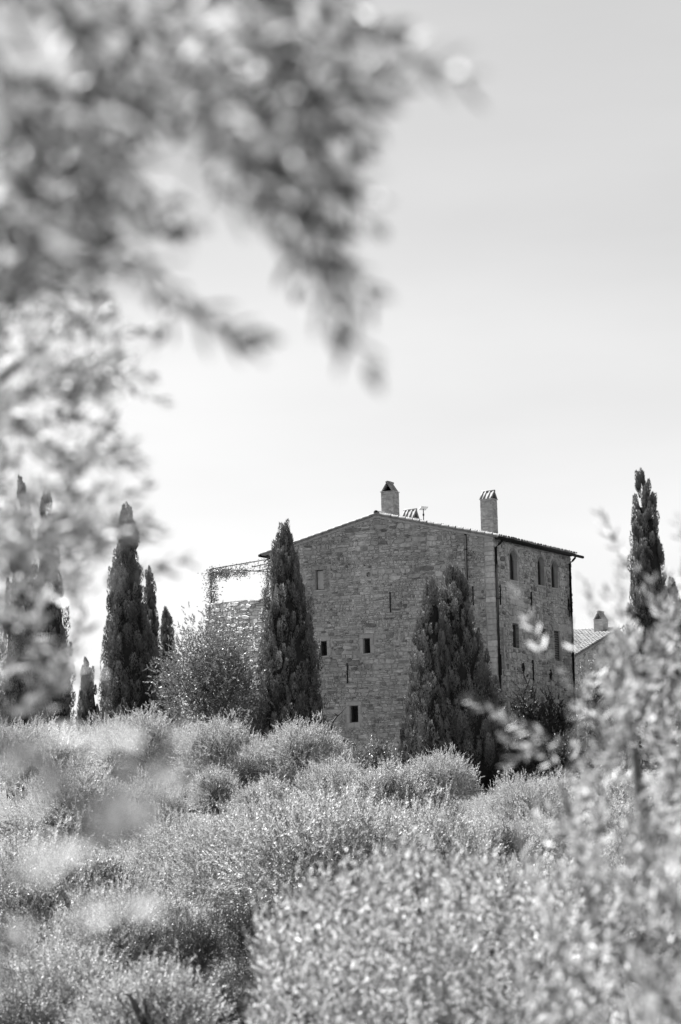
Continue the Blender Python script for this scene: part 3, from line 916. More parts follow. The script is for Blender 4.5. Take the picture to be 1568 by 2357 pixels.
def shoot_leaves(rng, base, d, length, pairs, leafL, leafW, bend=0.3, spread=55, bendv=None):
    """opposite leaf pairs along curved shoots. returns leaf arrays and shoot polylines"""
    n_ = len(base)
    up = np.array([0, 0, 1.0]) if bendv is None else bendv
    t = (np.arange(pairs) + .4) / pairs
    t = np.clip(t[None, :] + rng.uniform(-.25, .25, (n_, pairs)) / pairs, .02, 1)
    Ls = length[:, None]
    pos = base[:, None, :] + d[:, None, :] * (Ls * t)[..., None] + up * (bend * Ls * t ** 2)[..., None]
    tan = nrm(d[:, None, :] + up * (2 * bend * t)[..., None])
    ref = nrm(np.cross(tan, rand_unit(rng, n_)[:, None, :]))
    bi = np.cross(tan, ref)
    ph = rng.uniform(0, 6.28, (n_, 1)) + np.arange(pairs)[None, :] * (math.pi / 2) + rng.uniform(-.4, .4, (n_, pairs))
    out = []
    for s_ in (0, math.pi):
        pp = ref * np.cos(ph + s_)[..., None] + bi * np.sin(ph + s_)[..., None]
        a = np.radians(spread + rng.uniform(-18, 18, (n_, pairs)))[..., None] * (1 - .45 * t[..., None])
        ld = nrm(tan * np.cos(a) + pp * np.sin(a) + rng.normal(size=pos.shape) * .12)
        sd = nrm(np.cross(ld, tan) + rng.normal(size=pos.shape) * .25)
        sd = nrm(sd - ld * (sd * ld).sum(-1, keepdims=True))
        LL = leafL * rng.uniform(.65, 1.2, (n_, pairs)) * (1 - .35 * t ** 3)
        WW = leafW * rng.uniform(.75, 1.2, (n_, pairs)) * (1 - .3 * t ** 3)
        out.append((pos.reshape(-1, 3), ld.reshape(-1, 3), sd.reshape(-1, 3), LL.ravel(), WW.ravel()))
    cat = [np.concatenate([o[i] for o in out]) for i in range(5)]
    tl = np.linspace(0, 1, 4)
    line = base[:, None, :] + d[:, None, :] * (Ls * tl)[..., None] + up * (bend * Ls * tl ** 2)[..., None]
    return cat, line
def twig_mesh(lines, r0, r1):
    """three sided stems along polylines (n,k,3)"""
    n_, k, _ = lines.shape
    tan = nrm(np.gradient(lines, axis=1))
    a = nrm(np.cross(tan, np.array([.3, .5, .81]))); b = np.cross(tan, a)
    rr = np.linspace(r0, r1, k)[None, :, None]
    ring = [lines + rr * (a * math.cos(q) + b * math.sin(q)) for q in (0, 2.094, 4.189)]
    V = np.stack(ring, 2).reshape(-1, 3)
    F = []
    ids = np.arange(n_ * k * 3).reshape(n_, k, 3)
    for s_ in range(3):
        s2 = (s_ + 1) % 3
        F.append(np.stack([ids[:, :-1, s_], ids[:, :-1, s2], ids[:, 1:, s2], ids[:, 1:, s_]], -1).reshape(-1, 4))
    return V, np.concatenate(F)

def olive_crown(seed, R, Hc, n_shoots, pairs=18, leafL=.075, leafW=.019, lumps=5, slen=(.17, .36), upb=.45, rough=.15, scat=.42):
    """crown mesh data, origin at the crown's bottom centre: an uneven dome of leafy shoots"""
    rng = np.random.default_rng(seed)
    # a few overlapping domes give the outline
    cen, rad = [], []
    for i in range(lumps):
        th_ = 2.4 * i + rng.uniform(-.4, .4)
        f = rng.uniform(.34, .5) if i else .0
        cen.append((R * f * math.cos(th_), R * f * math.sin(th_), rng.uniform(.36, .46) * Hc if i else .46 * Hc))
        rad.append(R * rng.uniform(.46, .6) if i else R * .66)
    cen, rad = np.array(cen), np.array(rad)
    k = rng.choice(lumps, n_shoots, p=rad ** 2 / (rad ** 2).sum())
    dv = rand_unit(rng, n_shoots); dv[:, 2] = np.where(dv[:, 2] < -.55, -dv[:, 2], dv[:, 2])
    ph = rng.uniform(0, 6.28, 8)
    disp = 1 + rough * (np.sin(dv[:, 0] * 5 + ph[0] + k) * np.sin(dv[:, 1] * 5 + ph[1]) + .7 * np.sin(dv[:, 2] * 7 + dv[:, 0] * 6 + ph[2] + k) + .6 * np.sin(dv[:, 1] * 13 + dv[:, 2] * 9 + ph[3]))
    q = 1 - .55 * rng.uniform(0, 1, n_shoots) ** 1.6
    base = cen[k] + dv * (rad[k] * q * disp)[:, None] * np.array([1, 1, Hc * .5 / R * 1.05])
    d = nrm(dv * .62 + np.array([0, 0, upb]) * rng.uniform(.2, 1.3, (n_shoots, 1)) + rng.normal(size=dv.shape) * scat)
    ln = rng.uniform(slen[0], slen[1], n_shoots) * rng.choice([1, 1, 1, 1, 1.6], n_shoots)
    tipv = base + d * ln[:, None]
    zt = np.percentile(tipv[:, 2], 99.4); zb = np.percentile(base[:, 2], .5); rx = np.percentile(np.hypot(tipv[:, 0], tipv[:, 1]), 98)
    base = (base - np.array([0, 0, zb])) * np.array([R / rx, R / rx, Hc / (zt - zb)])
    cat, line = shoot_leaves(rng, base, d, ln, pairs, leafL, leafW, bend=.06, spread=50)
    V, F = leaf_quads(*cat)
    tone = rng.uniform(0, 1, len(F)) * .6 + .4 * np.repeat(rng.uniform(0, 1, (n_shoots, 1)), pairs, 1).ravel()[np.arange(len(F)) % (n_shoots * pairs)]
    TV, TF = twig_mesh(line[::4], .006, .003)
    return V, F, tone, TV, TF
def crown_mesh(name, *a, **k):
    V, F, tone, TV, TF = olive_crown(*a, **k)
    return np_mesh(name, np.concatenate([V, TV]), np.concatenate([F, TF + len(V)]), np.concatenate([tone, np.full(len(TF), .1)]))

def trunk_mesh(seed, h, hc, R, r0=.2):
    """tapered leaning trunk with limbs spreading into the crown (h: to the crown bottom, hc: crown height)"""
    rng = random.Random(seed)
    b = MB()
    top = np.array([rng.uniform(-.2, .2), rng.uniform(-.2, .2), h])
    mid = np.array([rng.uniform(-.15, .15), rng.uniform(-.15, .15), h * .5])
    b.tube([(0, 0, -.3), mid * .3, mid, top], [r0 * 1.35, r0 * 1.05, r0 * .9, r0 * .75], 10)
    for i in range(6):
        a = 2 * math.pi * i / 6 + rng.uniform(-.4, .4)
        f = rng.uniform(.2, .5)
        e = np.array([R * f * math.cos(a), R * f * math.sin(a), h + hc * rng.uniform(.3, .52)])
        m1 = top * .62 + e * .38 + np.array([rng.uniform(-.15, .15), rng.uniform(-.15, .15), -.1])
        b.tube([top - ZD * .1, m1, e], [r0 * .55, r0 * .34, r0 * .1], 7)
        for j in range(3):
            e2 = e + np.array([rng.uniform(-.5, .5) * R * .5, rng.uniform(-.5, .5) * R * .5, hc * rng.uniform(.0, .12)])
            b.tube([m1 * .45 + e * .55, (e + e2) / 2 + ZD * .05, e2], [r0 * .22, r0 * .12, r0 * .05], 5)
    return b.mesh('trunk', smooth=True)

OR = 2.0
OHS = [2.0, 2.7, 3.3]
OV = [crown_mesh('olive_crown', 100 + i, OR, OHS[i], 4300 + 350 * i, pairs=11, leafL=.066, leafW=.0195, lumps=6) for i in range(3)]
OVS = crown_mesh('olive_crown', 120, 1.1, 1.7, 1900, pairs=11, leafL=.064, leafW=.018, lumps=5); OVS.materials.append(M['olive'])
for me in OV: me.materials.append(M['olive'])
def olive(px, top, hw, Y, var, label, squash=1.0, group='olive trees on the slope', hmul=1.0):
    T = at(px, top, Y)
    s = hw * Y / FPX / OR
    var = min(range(3), key=lambda q: abs(OHS[q] - 3.0 * squash)) if squash != 1.0 else var % 3
    OH = OHS[var]; sz = s
    small = hw * Y / FPX < 1.45
    if small: s = hw * Y / FPX / 1.1; sz = s; OH = 1.7
    zc = T[2] - OH * sz                            # crown bottom
    gz = float(ground_z(T[0], Y))
    if zc - gz < .5: gz = zc - .5
    o = empty('olive_tree', (T[0], Y, gz))
    prop(o, label, 'olive tree', group)
    c = link('crown', OVS if small else OV[var], None, o)
    c.location = (0, 0, zc - gz); c.scale = (s, s, sz); c.rotation_euler = (0, 0, random.Random(int(px * 7 + top)).uniform(0, 6.28))
    link('trunk', trunk_mesh(int(px + top), zc - gz + .2, OH * sz, hw * Y / FPX, .13 + .05 * s), M['bark'], o)
    return o
OL = [
    (60, 1640, 175, 104, 0, 'olive tree at the far left below the twin-tipped cypress', .67),
    (235, 1640, 120, 106, 2, 'olive tree below the smallest cypress', .9),
    (325, 1620, 110, 101, 1, 'olive tree just below the tall cypress left of the terrace wall', .9),
    (415, 1668, 110, 103, 3, 'olive tree half hidden between the lone cypress and the dense tree', .9),
    (505, 1637, 105, 99, 2, 'rounded olive tree below the dense tree by the terrace wall', .9),
    (602, 1690, 90, 98, 0, 'low olive tree filling the gap left of the cypress before the gable', .9),
    (698, 1642, 105, 97, 3, 'olive tree at the foot of the cypress before the gable wall', .9),
    (1015, 1715, 100, 92, 0, 'olive tree at the foot of the broad cypress by the house corner', .9),
    (1195, 1768, 115, 86, 1, 'olive tree below the shaded right wall of the house', .9),
    (1330, 1800, 120, 90, 0, 'olive tree below the far end of the right wall', .9),
    (1450, 1800, 160, 82, 2, 'olive tree at the right edge below the outbuilding', .9),
    (160, 1730, 165, 80, 3, 'olive tree at left on the second row behind the blurred near leaves', .9),
    (330, 1770, 120, 88, 1, 'olive tree in the second row below the lone cypress', .9),
    (492, 1752, 72, 84, 1, 'small upright olive tree in the gap left of the grove centre', .9),
    (610, 1772, 95, 80, 2, 'small olive tree between the upright one and the pale mid grove', .9),
    (775, 1728, 120, 84, 0, 'pale olive tree below the lowest gable window', .9),
    (890, 1735, 105, 80, 3, 'pale olive tree below the ivy bush at the gable foot', .9),
    (1085, 1852, 130, 68, 1, 'olive tree right of the broad central olive', .9),
    (1230, 1850, 150, 72, 3, 'olive tree standing between the corner cypress and the blurred right olive', .9),
    (410, 1850, 170, 66, 0, 'olive tree left of the broad central olive', .9),
    (560, 1830, 190, 58, 3, 'pale olive tree touching the left flank of the broad central olive', .9),
    (760, 1790, 300, 56, 2, 'broad pale olive tree filling the middle of the grove', .67),
    (960, 1815, 200, 58, 1, 'pale olive tree touching the right flank of the broad central olive', .9),
    (1180, 1950, 200, 50, 2, 'olive tree at right of centre above the near bottom olive', .9),
    (1400, 1900, 250, 48, 3, 'olive tree at right half hidden by the blurred right olive', .9),
    (90, 1880, 260, 52, 1, 'olive tree at lower left behind the blurred near leaves', .9),
    (300, 2000, 210, 46, 3, 'olive tree at lower left with dark hollow beside it', .9),
    (1290, 1768, 100, 97, 1, 'olive tree in the house shadow behind the blurred right sprigs', .9),
    (1410, 1752, 120, 100, 3, 'olive tree in front of the shrub below the outbuilding', .9),
    (100, 2110, 280, 36, 2, 'olive tree in the lower left corner', .9),
    (345, 2175, 205, 29, 1, 'olive tree at the bottom edge left of the near bottom olive', .9),
]
for a in OL: olive(*a)

# ------------------------------------------------------------------ cypresses
def cypress(px, top, hw, Y, label, tips=((0, 0, 1.0),), bot=1700, n_pl=620, seed=1, lean=0.0, blade=(.10, .036), dens=190, widest=.14):
    """tips: (dx px, dy px below the top, width factor) of each leader; plumes hug a flame shaped envelope"""
    T = at(px, top, Y)
    gz = float(ground_z(T[0], Y)) - .1
    o = empty('cypress_tree', (T[0], Y, gz))
    prop(o, label, 'cypress', 'cypresses around the house')
    rng = np.random.default_rng(seed)
    k = Y / FPX
    Vs, Fs, Ts, nb = [], [], [], 0
    core = MB()
    wsum = sum(t[2] for t in tips)
    for (dx, dy, wf) in tips:
        h = T[2] - dy * k - gz
        R = hw * k * wf
        cx_, cy_ = dx * k, rng.uniform(-.3, .3) * R * (len(tips) > 1)
        def prof(f):                                     # f 0 at the ground, 1 at the tip
            f = np.asarray(f)
            lower = .80 + .20 * np.clip(f / widest, 0, 1)
            upper = np.clip((1 - f) / (1 - widest), 0, 1) ** .66
            return R * np.where(f < widest, lower, upper * 1.0) * 1.0 + .02
        n_ = int(n_pl / 19.0 * R * h)
        f = 1 - rng.uniform(0, 1, n_) ** .66 * .985
        f[:int(n_ * .05)] = rng.uniform(.86, .985, int(n_ * .05))
        f = np.clip(f, .02, .99)
        th_ = rng.uniform(0, 2 * math.pi, n_)
        lump = 1 + .09 * np.sin(th_ * 3 + f * 9 + seed) + .09 * np.sin(th_ * 7 - f * 23)
        rr = prof(f) * lump * rng.uniform(.70, 1.0, n_)
        pos = np.stack([cx_ + rr * np.cos(th_), cy_ + rr * np.sin(th_), f * h - .35], 1)
        keep = (f * h > 1.0) & ((np.sin(th_) < .35) | (rng.uniform(0, 1, n_) < .4))
        pos, th_, f = pos[keep], th_[keep], f[keep]; n_ = len(f)
        outv = np.stack([np.cos(th_), np.sin(th_), np.zeros(n_)], 1)
        pd = nrm(np.array([0, 0, 1.0]) + outv * rng.uniform(-.03, .15, (n_, 1)) * (1 - f[:, None] * .8) + rng.normal(size=(n_, 3)) * .07)
        pl = rng.uniform(.7, 1.4, n_) * (1 - .5 * f) * min(1.15, .6 + R * .35)
        pr = np.minimum(pl * rng.uniform(.16, .22, n_), .24)
        # blades on each plume
        m_ = dens
        t = rng.uniform(0, 1, (n_, m_)) ** .9
        ph = rng.uniform(0, 2 * math.pi, (n_, m_))
        e1 = nrm(np.cross(pd, outv + .01)); e2 = np.cross(pd, e1)
        rad_ = pr[:, None] * np.sqrt(np.clip(t * 2.4, 0, 1)) * np.sqrt(np.clip(1.02 - t, 0, 1)) * 1.15
        radial = e1[:, None, :] * np.cos(ph)[..., None] + e2[:, None, :] * np.sin(ph)[..., None]
        bp_ = pos[:, None, :] + pd[:, None, :] * (pl[:, None] * t)[..., None] + radial * rad_[..., None]
        bd = nrm(pd[:, None, :] * .9 + radial * .34 + rng.normal(size=bp_.shape) * .14)
        sd = nrm(np.cross(bd, radial) + rng.normal(size=bp_.shape) * .22)
        N = n_ * m_
        V, F = leaf_tris(bp_.reshape(-1, 3), bd.reshape(-1, 3), sd.reshape(-1, 3), blade[0] * rng.uniform(.6, 1.3, N), blade[1] * rng.uniform(.7, 1.3, N))
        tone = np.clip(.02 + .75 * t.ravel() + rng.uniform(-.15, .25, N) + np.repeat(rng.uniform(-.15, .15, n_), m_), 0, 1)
        Vs.append(V); Fs.append(F + nb); Ts.append(tone); nb += len(V)
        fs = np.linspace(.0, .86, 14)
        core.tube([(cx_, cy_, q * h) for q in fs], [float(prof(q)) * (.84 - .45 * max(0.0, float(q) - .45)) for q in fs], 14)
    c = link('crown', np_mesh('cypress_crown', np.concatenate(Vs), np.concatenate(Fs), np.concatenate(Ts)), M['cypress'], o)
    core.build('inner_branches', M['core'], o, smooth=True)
    b = MB(); b.tube([(0, 0, -.4), (0, 0, .8), (0, 0, 2.2)], [.24, .2, .17], 10); b.build('trunk', M['bark'], o, smooth=True)
    return o
cypress(656, 1212, 88, 115, 'slender dark cypress standing before the left part of the gable wall', seed=3, n_pl=700)
cypress(1046, 1304, 110, 112, 'broad many-tipped dark cypress before the near corner of the house',
        tips=((0, 0, 1.0), (-56, 22, .62), (-84, 130, .5)), seed=4, n_pl=620)
cypress(291, 1162, 74, 118, 'tall dark cypress standing alone between the olives and the terrace wall', seed=5, n_pl=700)
cypress(72, 1085, 74, 112, 'twin-tipped tall cypress near the left edge behind blurred leaves', tips=((-22, 0, .8), (38, 45, .85)), seed=6, n_pl=480)
cypress(345, 1308, 36, 128, 'thin cypress peeping out right behind the tall lone cypress', seed=7, n_pl=760)
cypress(385, 1388, 36, 130, 'short cypress tip above the dense tree by the terrace wall', seed=8, n_pl=800)
cypress(202, 1508, 36, 126, 'smallest cypress left of the tall lone cypress', seed=9, n_pl=800)
cypress(1476, 1072, 66, 128, 'tall ragged cypress above the outbuilding at the right', tips=((0, 0, .85), (14, 34, .8), (-10, 180, 1.0)), seed=10, n_pl=520)
cypress(1545, 1330, 52, 124, 'lower pale cypress at the right edge', seed=11, n_pl=520)

# ------------------------------------------------------------------ dense tree by the terrace, shrubs
def bushy(name, px, top, hw, Y, label, cat, material, Hc=None, seed=1, n_sh=1500, pairs=14, leafL=.07, leafW=.03, lumps=9, upb=.35, depth=None, group=None, slen=(.25, .5)):
    T = at(px, top, Y); R = hw * Y / FPX
    gz = float(ground_z(T[0], Y)); Hc = Hc or (T[2] - gz) * .8
    o = empty(name, (T[0], Y, gz)); prop(o, label, cat, group)
    me = crown_mesh('crown', seed, R, Hc, n_sh, pairs=pairs, leafL=leafL, leafW=leafW, lumps=lumps, slen=slen, upb=upb)
    c = link('crown', me, material, o); c.location = (0, 0, T[2] - gz - Hc)
    if depth: c.scale = (1, depth, 1)
    link('trunk', trunk_mesh(seed, T[2] - gz - Hc * .8, Hc * .8, R, .16), M['bark'], o)
    return o
bushy('holm_oak', 484, 1414, 142, 113, 'dense rounded dark tree in front of the terrace wall', 'tree', M['olive_dark'], Hc=6.0, seed=301, n_sh=6200, pairs=10, leafL=.08, leafW=.034, lumps=13, upb=.1, slen=(.14, .32))
bushy('ivy_bush', 850, 1688, 78, 109, 'leafy ivy bush at the foot of the gable wall', 'bush', M['shrub'], Hc=2.6, seed=302, n_sh=900, leafL=.09, leafW=.06)
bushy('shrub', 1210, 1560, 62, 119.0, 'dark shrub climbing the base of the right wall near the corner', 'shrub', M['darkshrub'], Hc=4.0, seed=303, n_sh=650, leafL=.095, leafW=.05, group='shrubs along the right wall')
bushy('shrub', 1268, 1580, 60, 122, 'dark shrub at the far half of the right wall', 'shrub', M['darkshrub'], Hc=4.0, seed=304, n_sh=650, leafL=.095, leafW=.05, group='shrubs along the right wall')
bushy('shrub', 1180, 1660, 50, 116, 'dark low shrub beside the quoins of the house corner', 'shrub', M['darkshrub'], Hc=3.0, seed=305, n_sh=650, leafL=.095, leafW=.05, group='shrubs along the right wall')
bushy('shrub', 1352, 1500, 48, 131, 'grey leafy shrub below the outbuilding roof', 'shrub', M['olive_dark'], Hc=4.5, seed=306, n_sh=650, leafL=.08, leafW=.035, group='shrubs along the right wall')

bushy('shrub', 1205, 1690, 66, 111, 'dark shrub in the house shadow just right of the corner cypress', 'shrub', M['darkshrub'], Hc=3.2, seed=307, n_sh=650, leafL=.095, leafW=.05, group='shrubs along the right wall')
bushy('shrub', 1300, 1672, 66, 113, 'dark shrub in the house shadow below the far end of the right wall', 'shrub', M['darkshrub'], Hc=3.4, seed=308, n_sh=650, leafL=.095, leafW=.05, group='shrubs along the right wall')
bushy('shrub', 1410, 1620, 80, 116, 'leafy shrub below the outbuilding behind the blurred right olive', 'shrub', M['olive_dark'], Hc=4.2, seed=309, n_sh=650, leafL=.095, leafW=.05, group='shrubs along the right wall')
bushy('shrub', 1530, 1600, 80, 112, 'leafy shrub at the foot of the lower pale cypress', 'shrub', M['olive_dark'], Hc=4.6, seed=310, n_sh=650, leafL=.095, leafW=.05, group='shrubs along the right wall')

# dark foliage added to stand for shade in the hollows between the olives
BR = crown_mesh('shade_bush', 330, 1.5, 2.2, 1500, pairs=9, leafL=.06, leafW=.03, lumps=6, slen=(.2, .45), upb=.4)
BR.materials.append(M['shade_bush'])
BL = [(560, 2040, 120, 50, 'added dark shade foliage in the hollow left of the near bottom olive'), (455, 2090, 95, 45, 'added dark shade foliage at the left end of the hollow'),
      (690, 2020, 120, 49, 'added dark shade foliage in the hollow under the broad central olive'), (600, 2160, 120, 42, 'lowest added dark shade foliage in the hollow'), (500, 2210, 110, 37, 'added dark shade foliage at the bottom edge beside the hollow'),
      (840, 1985, 120, 50, 'added dark shade foliage showing between the central olive and the near bottom olive'), (1000, 1955, 110, 52, 'added dark shade foliage above the right part of the near bottom olive'),
      (560, 1735, 50, 93, 'small added dark shade foliage between the rounded olive and the gable cypress'), (650, 1765, 45, 90, 'small added dark shade foliage at the foot of the olive before the gable'),
      (1040, 1835, 60, 74, 'added dark shade foliage below the corner cypress'), (1165, 1890, 70, 66, 'added dark shade foliage left of the blurred right olive'),
      (240, 1955, 110, 52, 'added dark shade foliage behind the pale blobs at the lower left'), (60, 2270, 130, 32, 'added dark shade foliage in the lower left corner'), (960, 1770, 50, 83, 'small added dark shade foliage between the two pale olives below the ivy')]
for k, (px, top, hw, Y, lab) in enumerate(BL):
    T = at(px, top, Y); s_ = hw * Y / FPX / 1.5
    o = empty('shade_bush', (T[0], Y, T[2] - 2.2 * s_)); prop(o, lab, 'bush', 'shade foliage added between the olives')
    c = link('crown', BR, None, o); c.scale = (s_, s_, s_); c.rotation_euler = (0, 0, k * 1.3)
    b = MB()
    for q in range(5):
        a_ = q * 1.26 + k
        b.tube([(0, 0, -2.0), (.25 * math.cos(a_) * s_, .25 * math.sin(a_) * s_, .1), (.8 * math.cos(a_) * s_, .8 * math.sin(a_) * s_, 1.3 * s_)], [.04, .03, .01], 5)
    b.build('stems', M['bark'], o)

# bare dead shrub in front of the gable wall
ds = empty('dead_shrub', at(765, 1690, 118.5)); prop(ds, 'bare crooked dead shrub against the gable wall beside the lowest window', 'shrub')
kk = 118.5 / FPX
def dp(x, y): return (x * kk, 0, -y * kk)
b = MB()
b.tube([dp(4, 40), dp(2, 5), dp(-1, -15), dp(0, -25), dp(7, -35), dp(13, -42)], [.07, .06, .05, .05, .04, .035], 7)
b.tube([dp(13, -42), dp(22, -49), dp(29, -58), dp(34, -62)], [.03, .024, .016, .008], 6)
b.tube([dp(13, -42), dp(8, -47), dp(3, -50)], [.03, .02, .01], 6)
b.tube([dp(3, 0), dp(12, -6), dp(20, -9), dp(29, -12)], [.03, .02, .014, .006], 6)
b.build('trunk', M['deadwood'], ds, smooth=True)

# ------------------------------------------------------------------ pergola and its vine
pw = 2.2
PB = H(16.4, pw, 11.2)
perg = empty('pergola', PB); prop(perg, 'thin dark iron pergola standing on the terrace', 'pergola')
def pv(u, w_, z): return H(u, w_, z) - PB
posts = [((16.4, pw, 11.0), (16.42, pw, 13.07))]
b = MB(); b.tube([pv(*posts[0][0]), pv(*posts[0][1])], .035, 8); b.build('post', M['iron'], perg)
rails = [((16.42, pw, 13.07), (12.2, pw, 13.42)), ((14.9, pw + 1.6, 13.2), (12.2, pw + .9, 13.4)), ((16.42, pw, 13.07), (14.6, pw, 12.87)), ((14.95, pw, 12.9), (12.0, pw, 12.62)), ((14.2, pw + .5, 12.85), (12.2, pw + .5, 12.98))]
for r_ in rails:
    b = MB(); b.tube([pv(*r_[0]), pv(*r_[1])], .024, 6); b.build('rail', M['iron'], perg)
vine = empty('climbing_vine', PB); prop(vine, 'leafy vine wrapped round the post and top of the terrace pergola', 'vine')
rng = np.random.default_rng(77)
pts = []
def along(a, b_, n_, sp, droop=0):
    t = rng.uniform(0, 1, n_)
    q = np.array(a)[None] * (1 - t[:, None]) + np.array(b_)[None] * t[:, None]
    q = q + rng.normal(size=q.shape) * np.array(sp); q[:, 2] -= np.abs(rng.normal(size=n_)) * droop
    pts.append(q)
along((16.35, pw, 11.1), (16.35, pw, 13.0), 1100, (.17, .17, .1))
along((16.4, pw, 12.95), (14.3, pw, 12.9), 1300, (.1, .18, .1), .12)
along((16.4, pw, 12.95), (15.4, pw, 12.9), 600, (.12, .18, .1), .14)
for r_ in (rails[0], rails[1], rails[3]): along(r_[0], r_[1], 160, (.1, .1, .05), .06)
along((12.6, pw, 13.3), (12.15, pw - .6, 13.2), 350, (.25, .2, .14))
along((12.3, .6, 13.2), (12.1, .4, 11.3), 800, (.14, .25, .2))
q = np.concatenate(pts); q3 = HC + q[:, :1] * UD + q[:, 1:2] * WD + q[:, 2:] * ZD - PB
n_ = len(q3); d = rand_unit(rng, n_); d[:, 2] -= .3; d = nrm(d); sd = nrm(np.cross(d, rand_unit(rng, n_)))
V, F = leaf_quads(q3, d, sd, rng.uniform(.06, .12, n_), rng.uniform(.04, .07, n_))
link('foliage', np_mesh('vine', V, F, rng.uniform(0, 1, n_)), M['shrub'], vine)

# ------------------------------------------------------------------ near, out-of-focus olives
def near_tree(label, root, shoots, material, group='near olive trees', single=0, leafL=.06, leafW=.018, spread=58, limbs=(), seed=1, pairs_per_m=34, extra=(), bimodal=False):
    """shoots: list of (p0, p1, bend) in world coordinates"""
    rng = np.random.default_rng(seed)
    o = empty('olive_tree', root); prop(o, label, 'olive tree', group)
    rt = np.array(root)
    cats, lines = [], []
    for p0, p1, bend in shoots:
        p0, p1 = np.asarray(p0) - rt, np.asarray(p1) - rt
        ln = np.linalg.norm(p1 - p0); dd = (p1 - p0 - np.array([0, 0, bend * ln])) / ln
        cat, line = shoot_leaves(rng, p0[None], dd[None], np.array([ln]), max(3, int(ln * pairs_per_m)), leafL, leafW, bend=bend, spread=spread)
        cats.append(cat); lines.append(line)
    cat = [np.concatenate([c[i] for c in cats]) for i in range(5)]
    if extra:
        ex = [np.array([e[k] for e in extra]) for k in range(5)]; ex[0] = ex[0] - rt
        cat = [np.concatenate([c, e]) for c, e in zip(cat, ex)]
    N = len(cat[3])
    order = np.arange(N)
    tone = rng.uniform(0, 1, N) ** 1.3
    if bimodal: tone = np.where(rng.uniform(0, 1, N) < .56, rng.uniform(0, .12, N), rng.uniform(.7, 1, N))
    if extra: tone[-len(extra):] = .9
    if single:
        # the leaves nearest the lens are single objects
        dist = np.linalg.norm(cat[0] + rt, axis=1)
        order = np.argsort(dist)
        V1, F1 = leaf_lens(np.zeros((1, 3)), np.array([[1.0, 0, 0]]), np.array([[0, 1.0, 0]]), np.array([1.0]), np.array([leafW / leafL]))
        lm = [np_mesh('leaf', V1, F1, [t_, t_]) for t_ in (.15, .5, .85)]
        for me in lm: me.materials.append(material)
        for i in order[:single]:
            xx, yy = cat[1][i], cat[2][i]; zz = np.cross(xx, yy); L = cat[3][i]; p_ = cat[0][i]
            f = link('leaf', lm[int(tone[i] * 2.99)], None, o)
            f.matrix_local = Matrix(((xx[0] * L, yy[0] * L, zz[0] * L, p_[0]), (xx[1] * L, yy[1] * L, zz[1] * L, p_[1]), (xx[2] * L, yy[2] * L, zz[2] * L, p_[2]), (0, 0, 0, 1)))
    rest = order[single:]
    if len(rest):
        V, F = leaf_lens(*[c[rest] for c in cat])
        link('crown', np_mesh('crown', V, F, np.repeat(tone[rest], 2)), material, o, kind='stuff')
    TV, TF = twig_mesh(np.concatenate(lines), .0022, .001)
    link('twigs', np_mesh('twigs', TV, TF, np.full(len(TF), .3)), M['bark'], o, kind='stuff')
    tb_ = MB()
    for pl_, r0, r1 in limbs:
        pl_ = [np.asarray(q) - rt for q in pl_]
        tb_.tube(pl_, list(np.linspace(r0, r1, len(pl_))), 8)
    if limbs: tb_.build('trunk', M['bark'], o, smooth=True)
    return o
rr = random.Random(5)
U = rr.uniform
def inpoly(x, y, poly):
    c = False
    for i in range(len(poly)):
        (x0, y0), (x1, y1) = poly[i], poly[i - 1]
        if (y0 > y) != (y1 > y) and x < (x1 - x0) * (y - y0) / (y1 - y0) + x0: c = not c
    return c
def fill_shoots(poly, n_, Yr, ln, ang, jit, bend=(-.1, .1)):
    """shoots whose middle lies in a region, heading ang degrees (0 right, 90 up) as seen from the grove path"""
    xs_ = [p_[0] for p_ in poly]; ys_ = [p_[1] for p_ in poly]
    out = []
    while len(out) < n_:
        x, y = U(min(xs_), max(xs_)), U(min(ys_), max(ys_))
        if not inpoly(x, y, poly): continue
        Y = U(*Yr); L = U(*ln); a = math.radians(ang + U(-jit, jit))
        c = at(x, y, Y); d = np.array([math.cos(a), U(-.5, .5), math.sin(a)]); d /= np.linalg.norm(d)
        out.append((c - d * L / 2, c + d * L / 2, U(*bend)))
    return out
# overhead bough, four to six metres away
S1 = []
def sprig(pts, Y):
    for (x0, y0), (x1, y1) in zip(pts[:-1], pts[1:]): S1.append((at(x0, y0, Y), at(x1, y1, Y), U(-.06, .06)))
sprig([(650, 330), (700, 560), (765, 730), (865, 865)], 3.7)
sprig([(690, -20), (850, 70), (990, 140), (1085, 185)], 3.4)
sprig([(640, 200), (800, 230), (930, 190)], 3.5)
sprig([(300, 560), (420, 680), (510, 760), (600, 800)], 3.9)
sprig([(330, 620), (400, 720), (350, 800)], 5.2)
sprig([(600, 380), (760, 400), (840, 440)], 3.6)
S1 += fill_shoots([(-120, -60), (720, -60), (890, 20), (850, 200), (780, 330), (600, 420), (420, 520), (260, 640), (-120, 660)], 72, (3.2, 4.7), (.15, .30), -30, 60)
S1 += fill_shoots([(600, 120), (800, 120), (820, 430), (760, 620), (660, 560), (580, 300)], 20, (3.4, 4.4), (.14, .26), -60, 45)
S1 += fill_shoots([(0, 300), (300, 250), (330, 560), (0, 620)], 22, (4.0, 5.2), (.18, .3), -20, 90)
rootA = np.array([-2.0, 3.7, float(ground_z(-2.3, 3.7))])
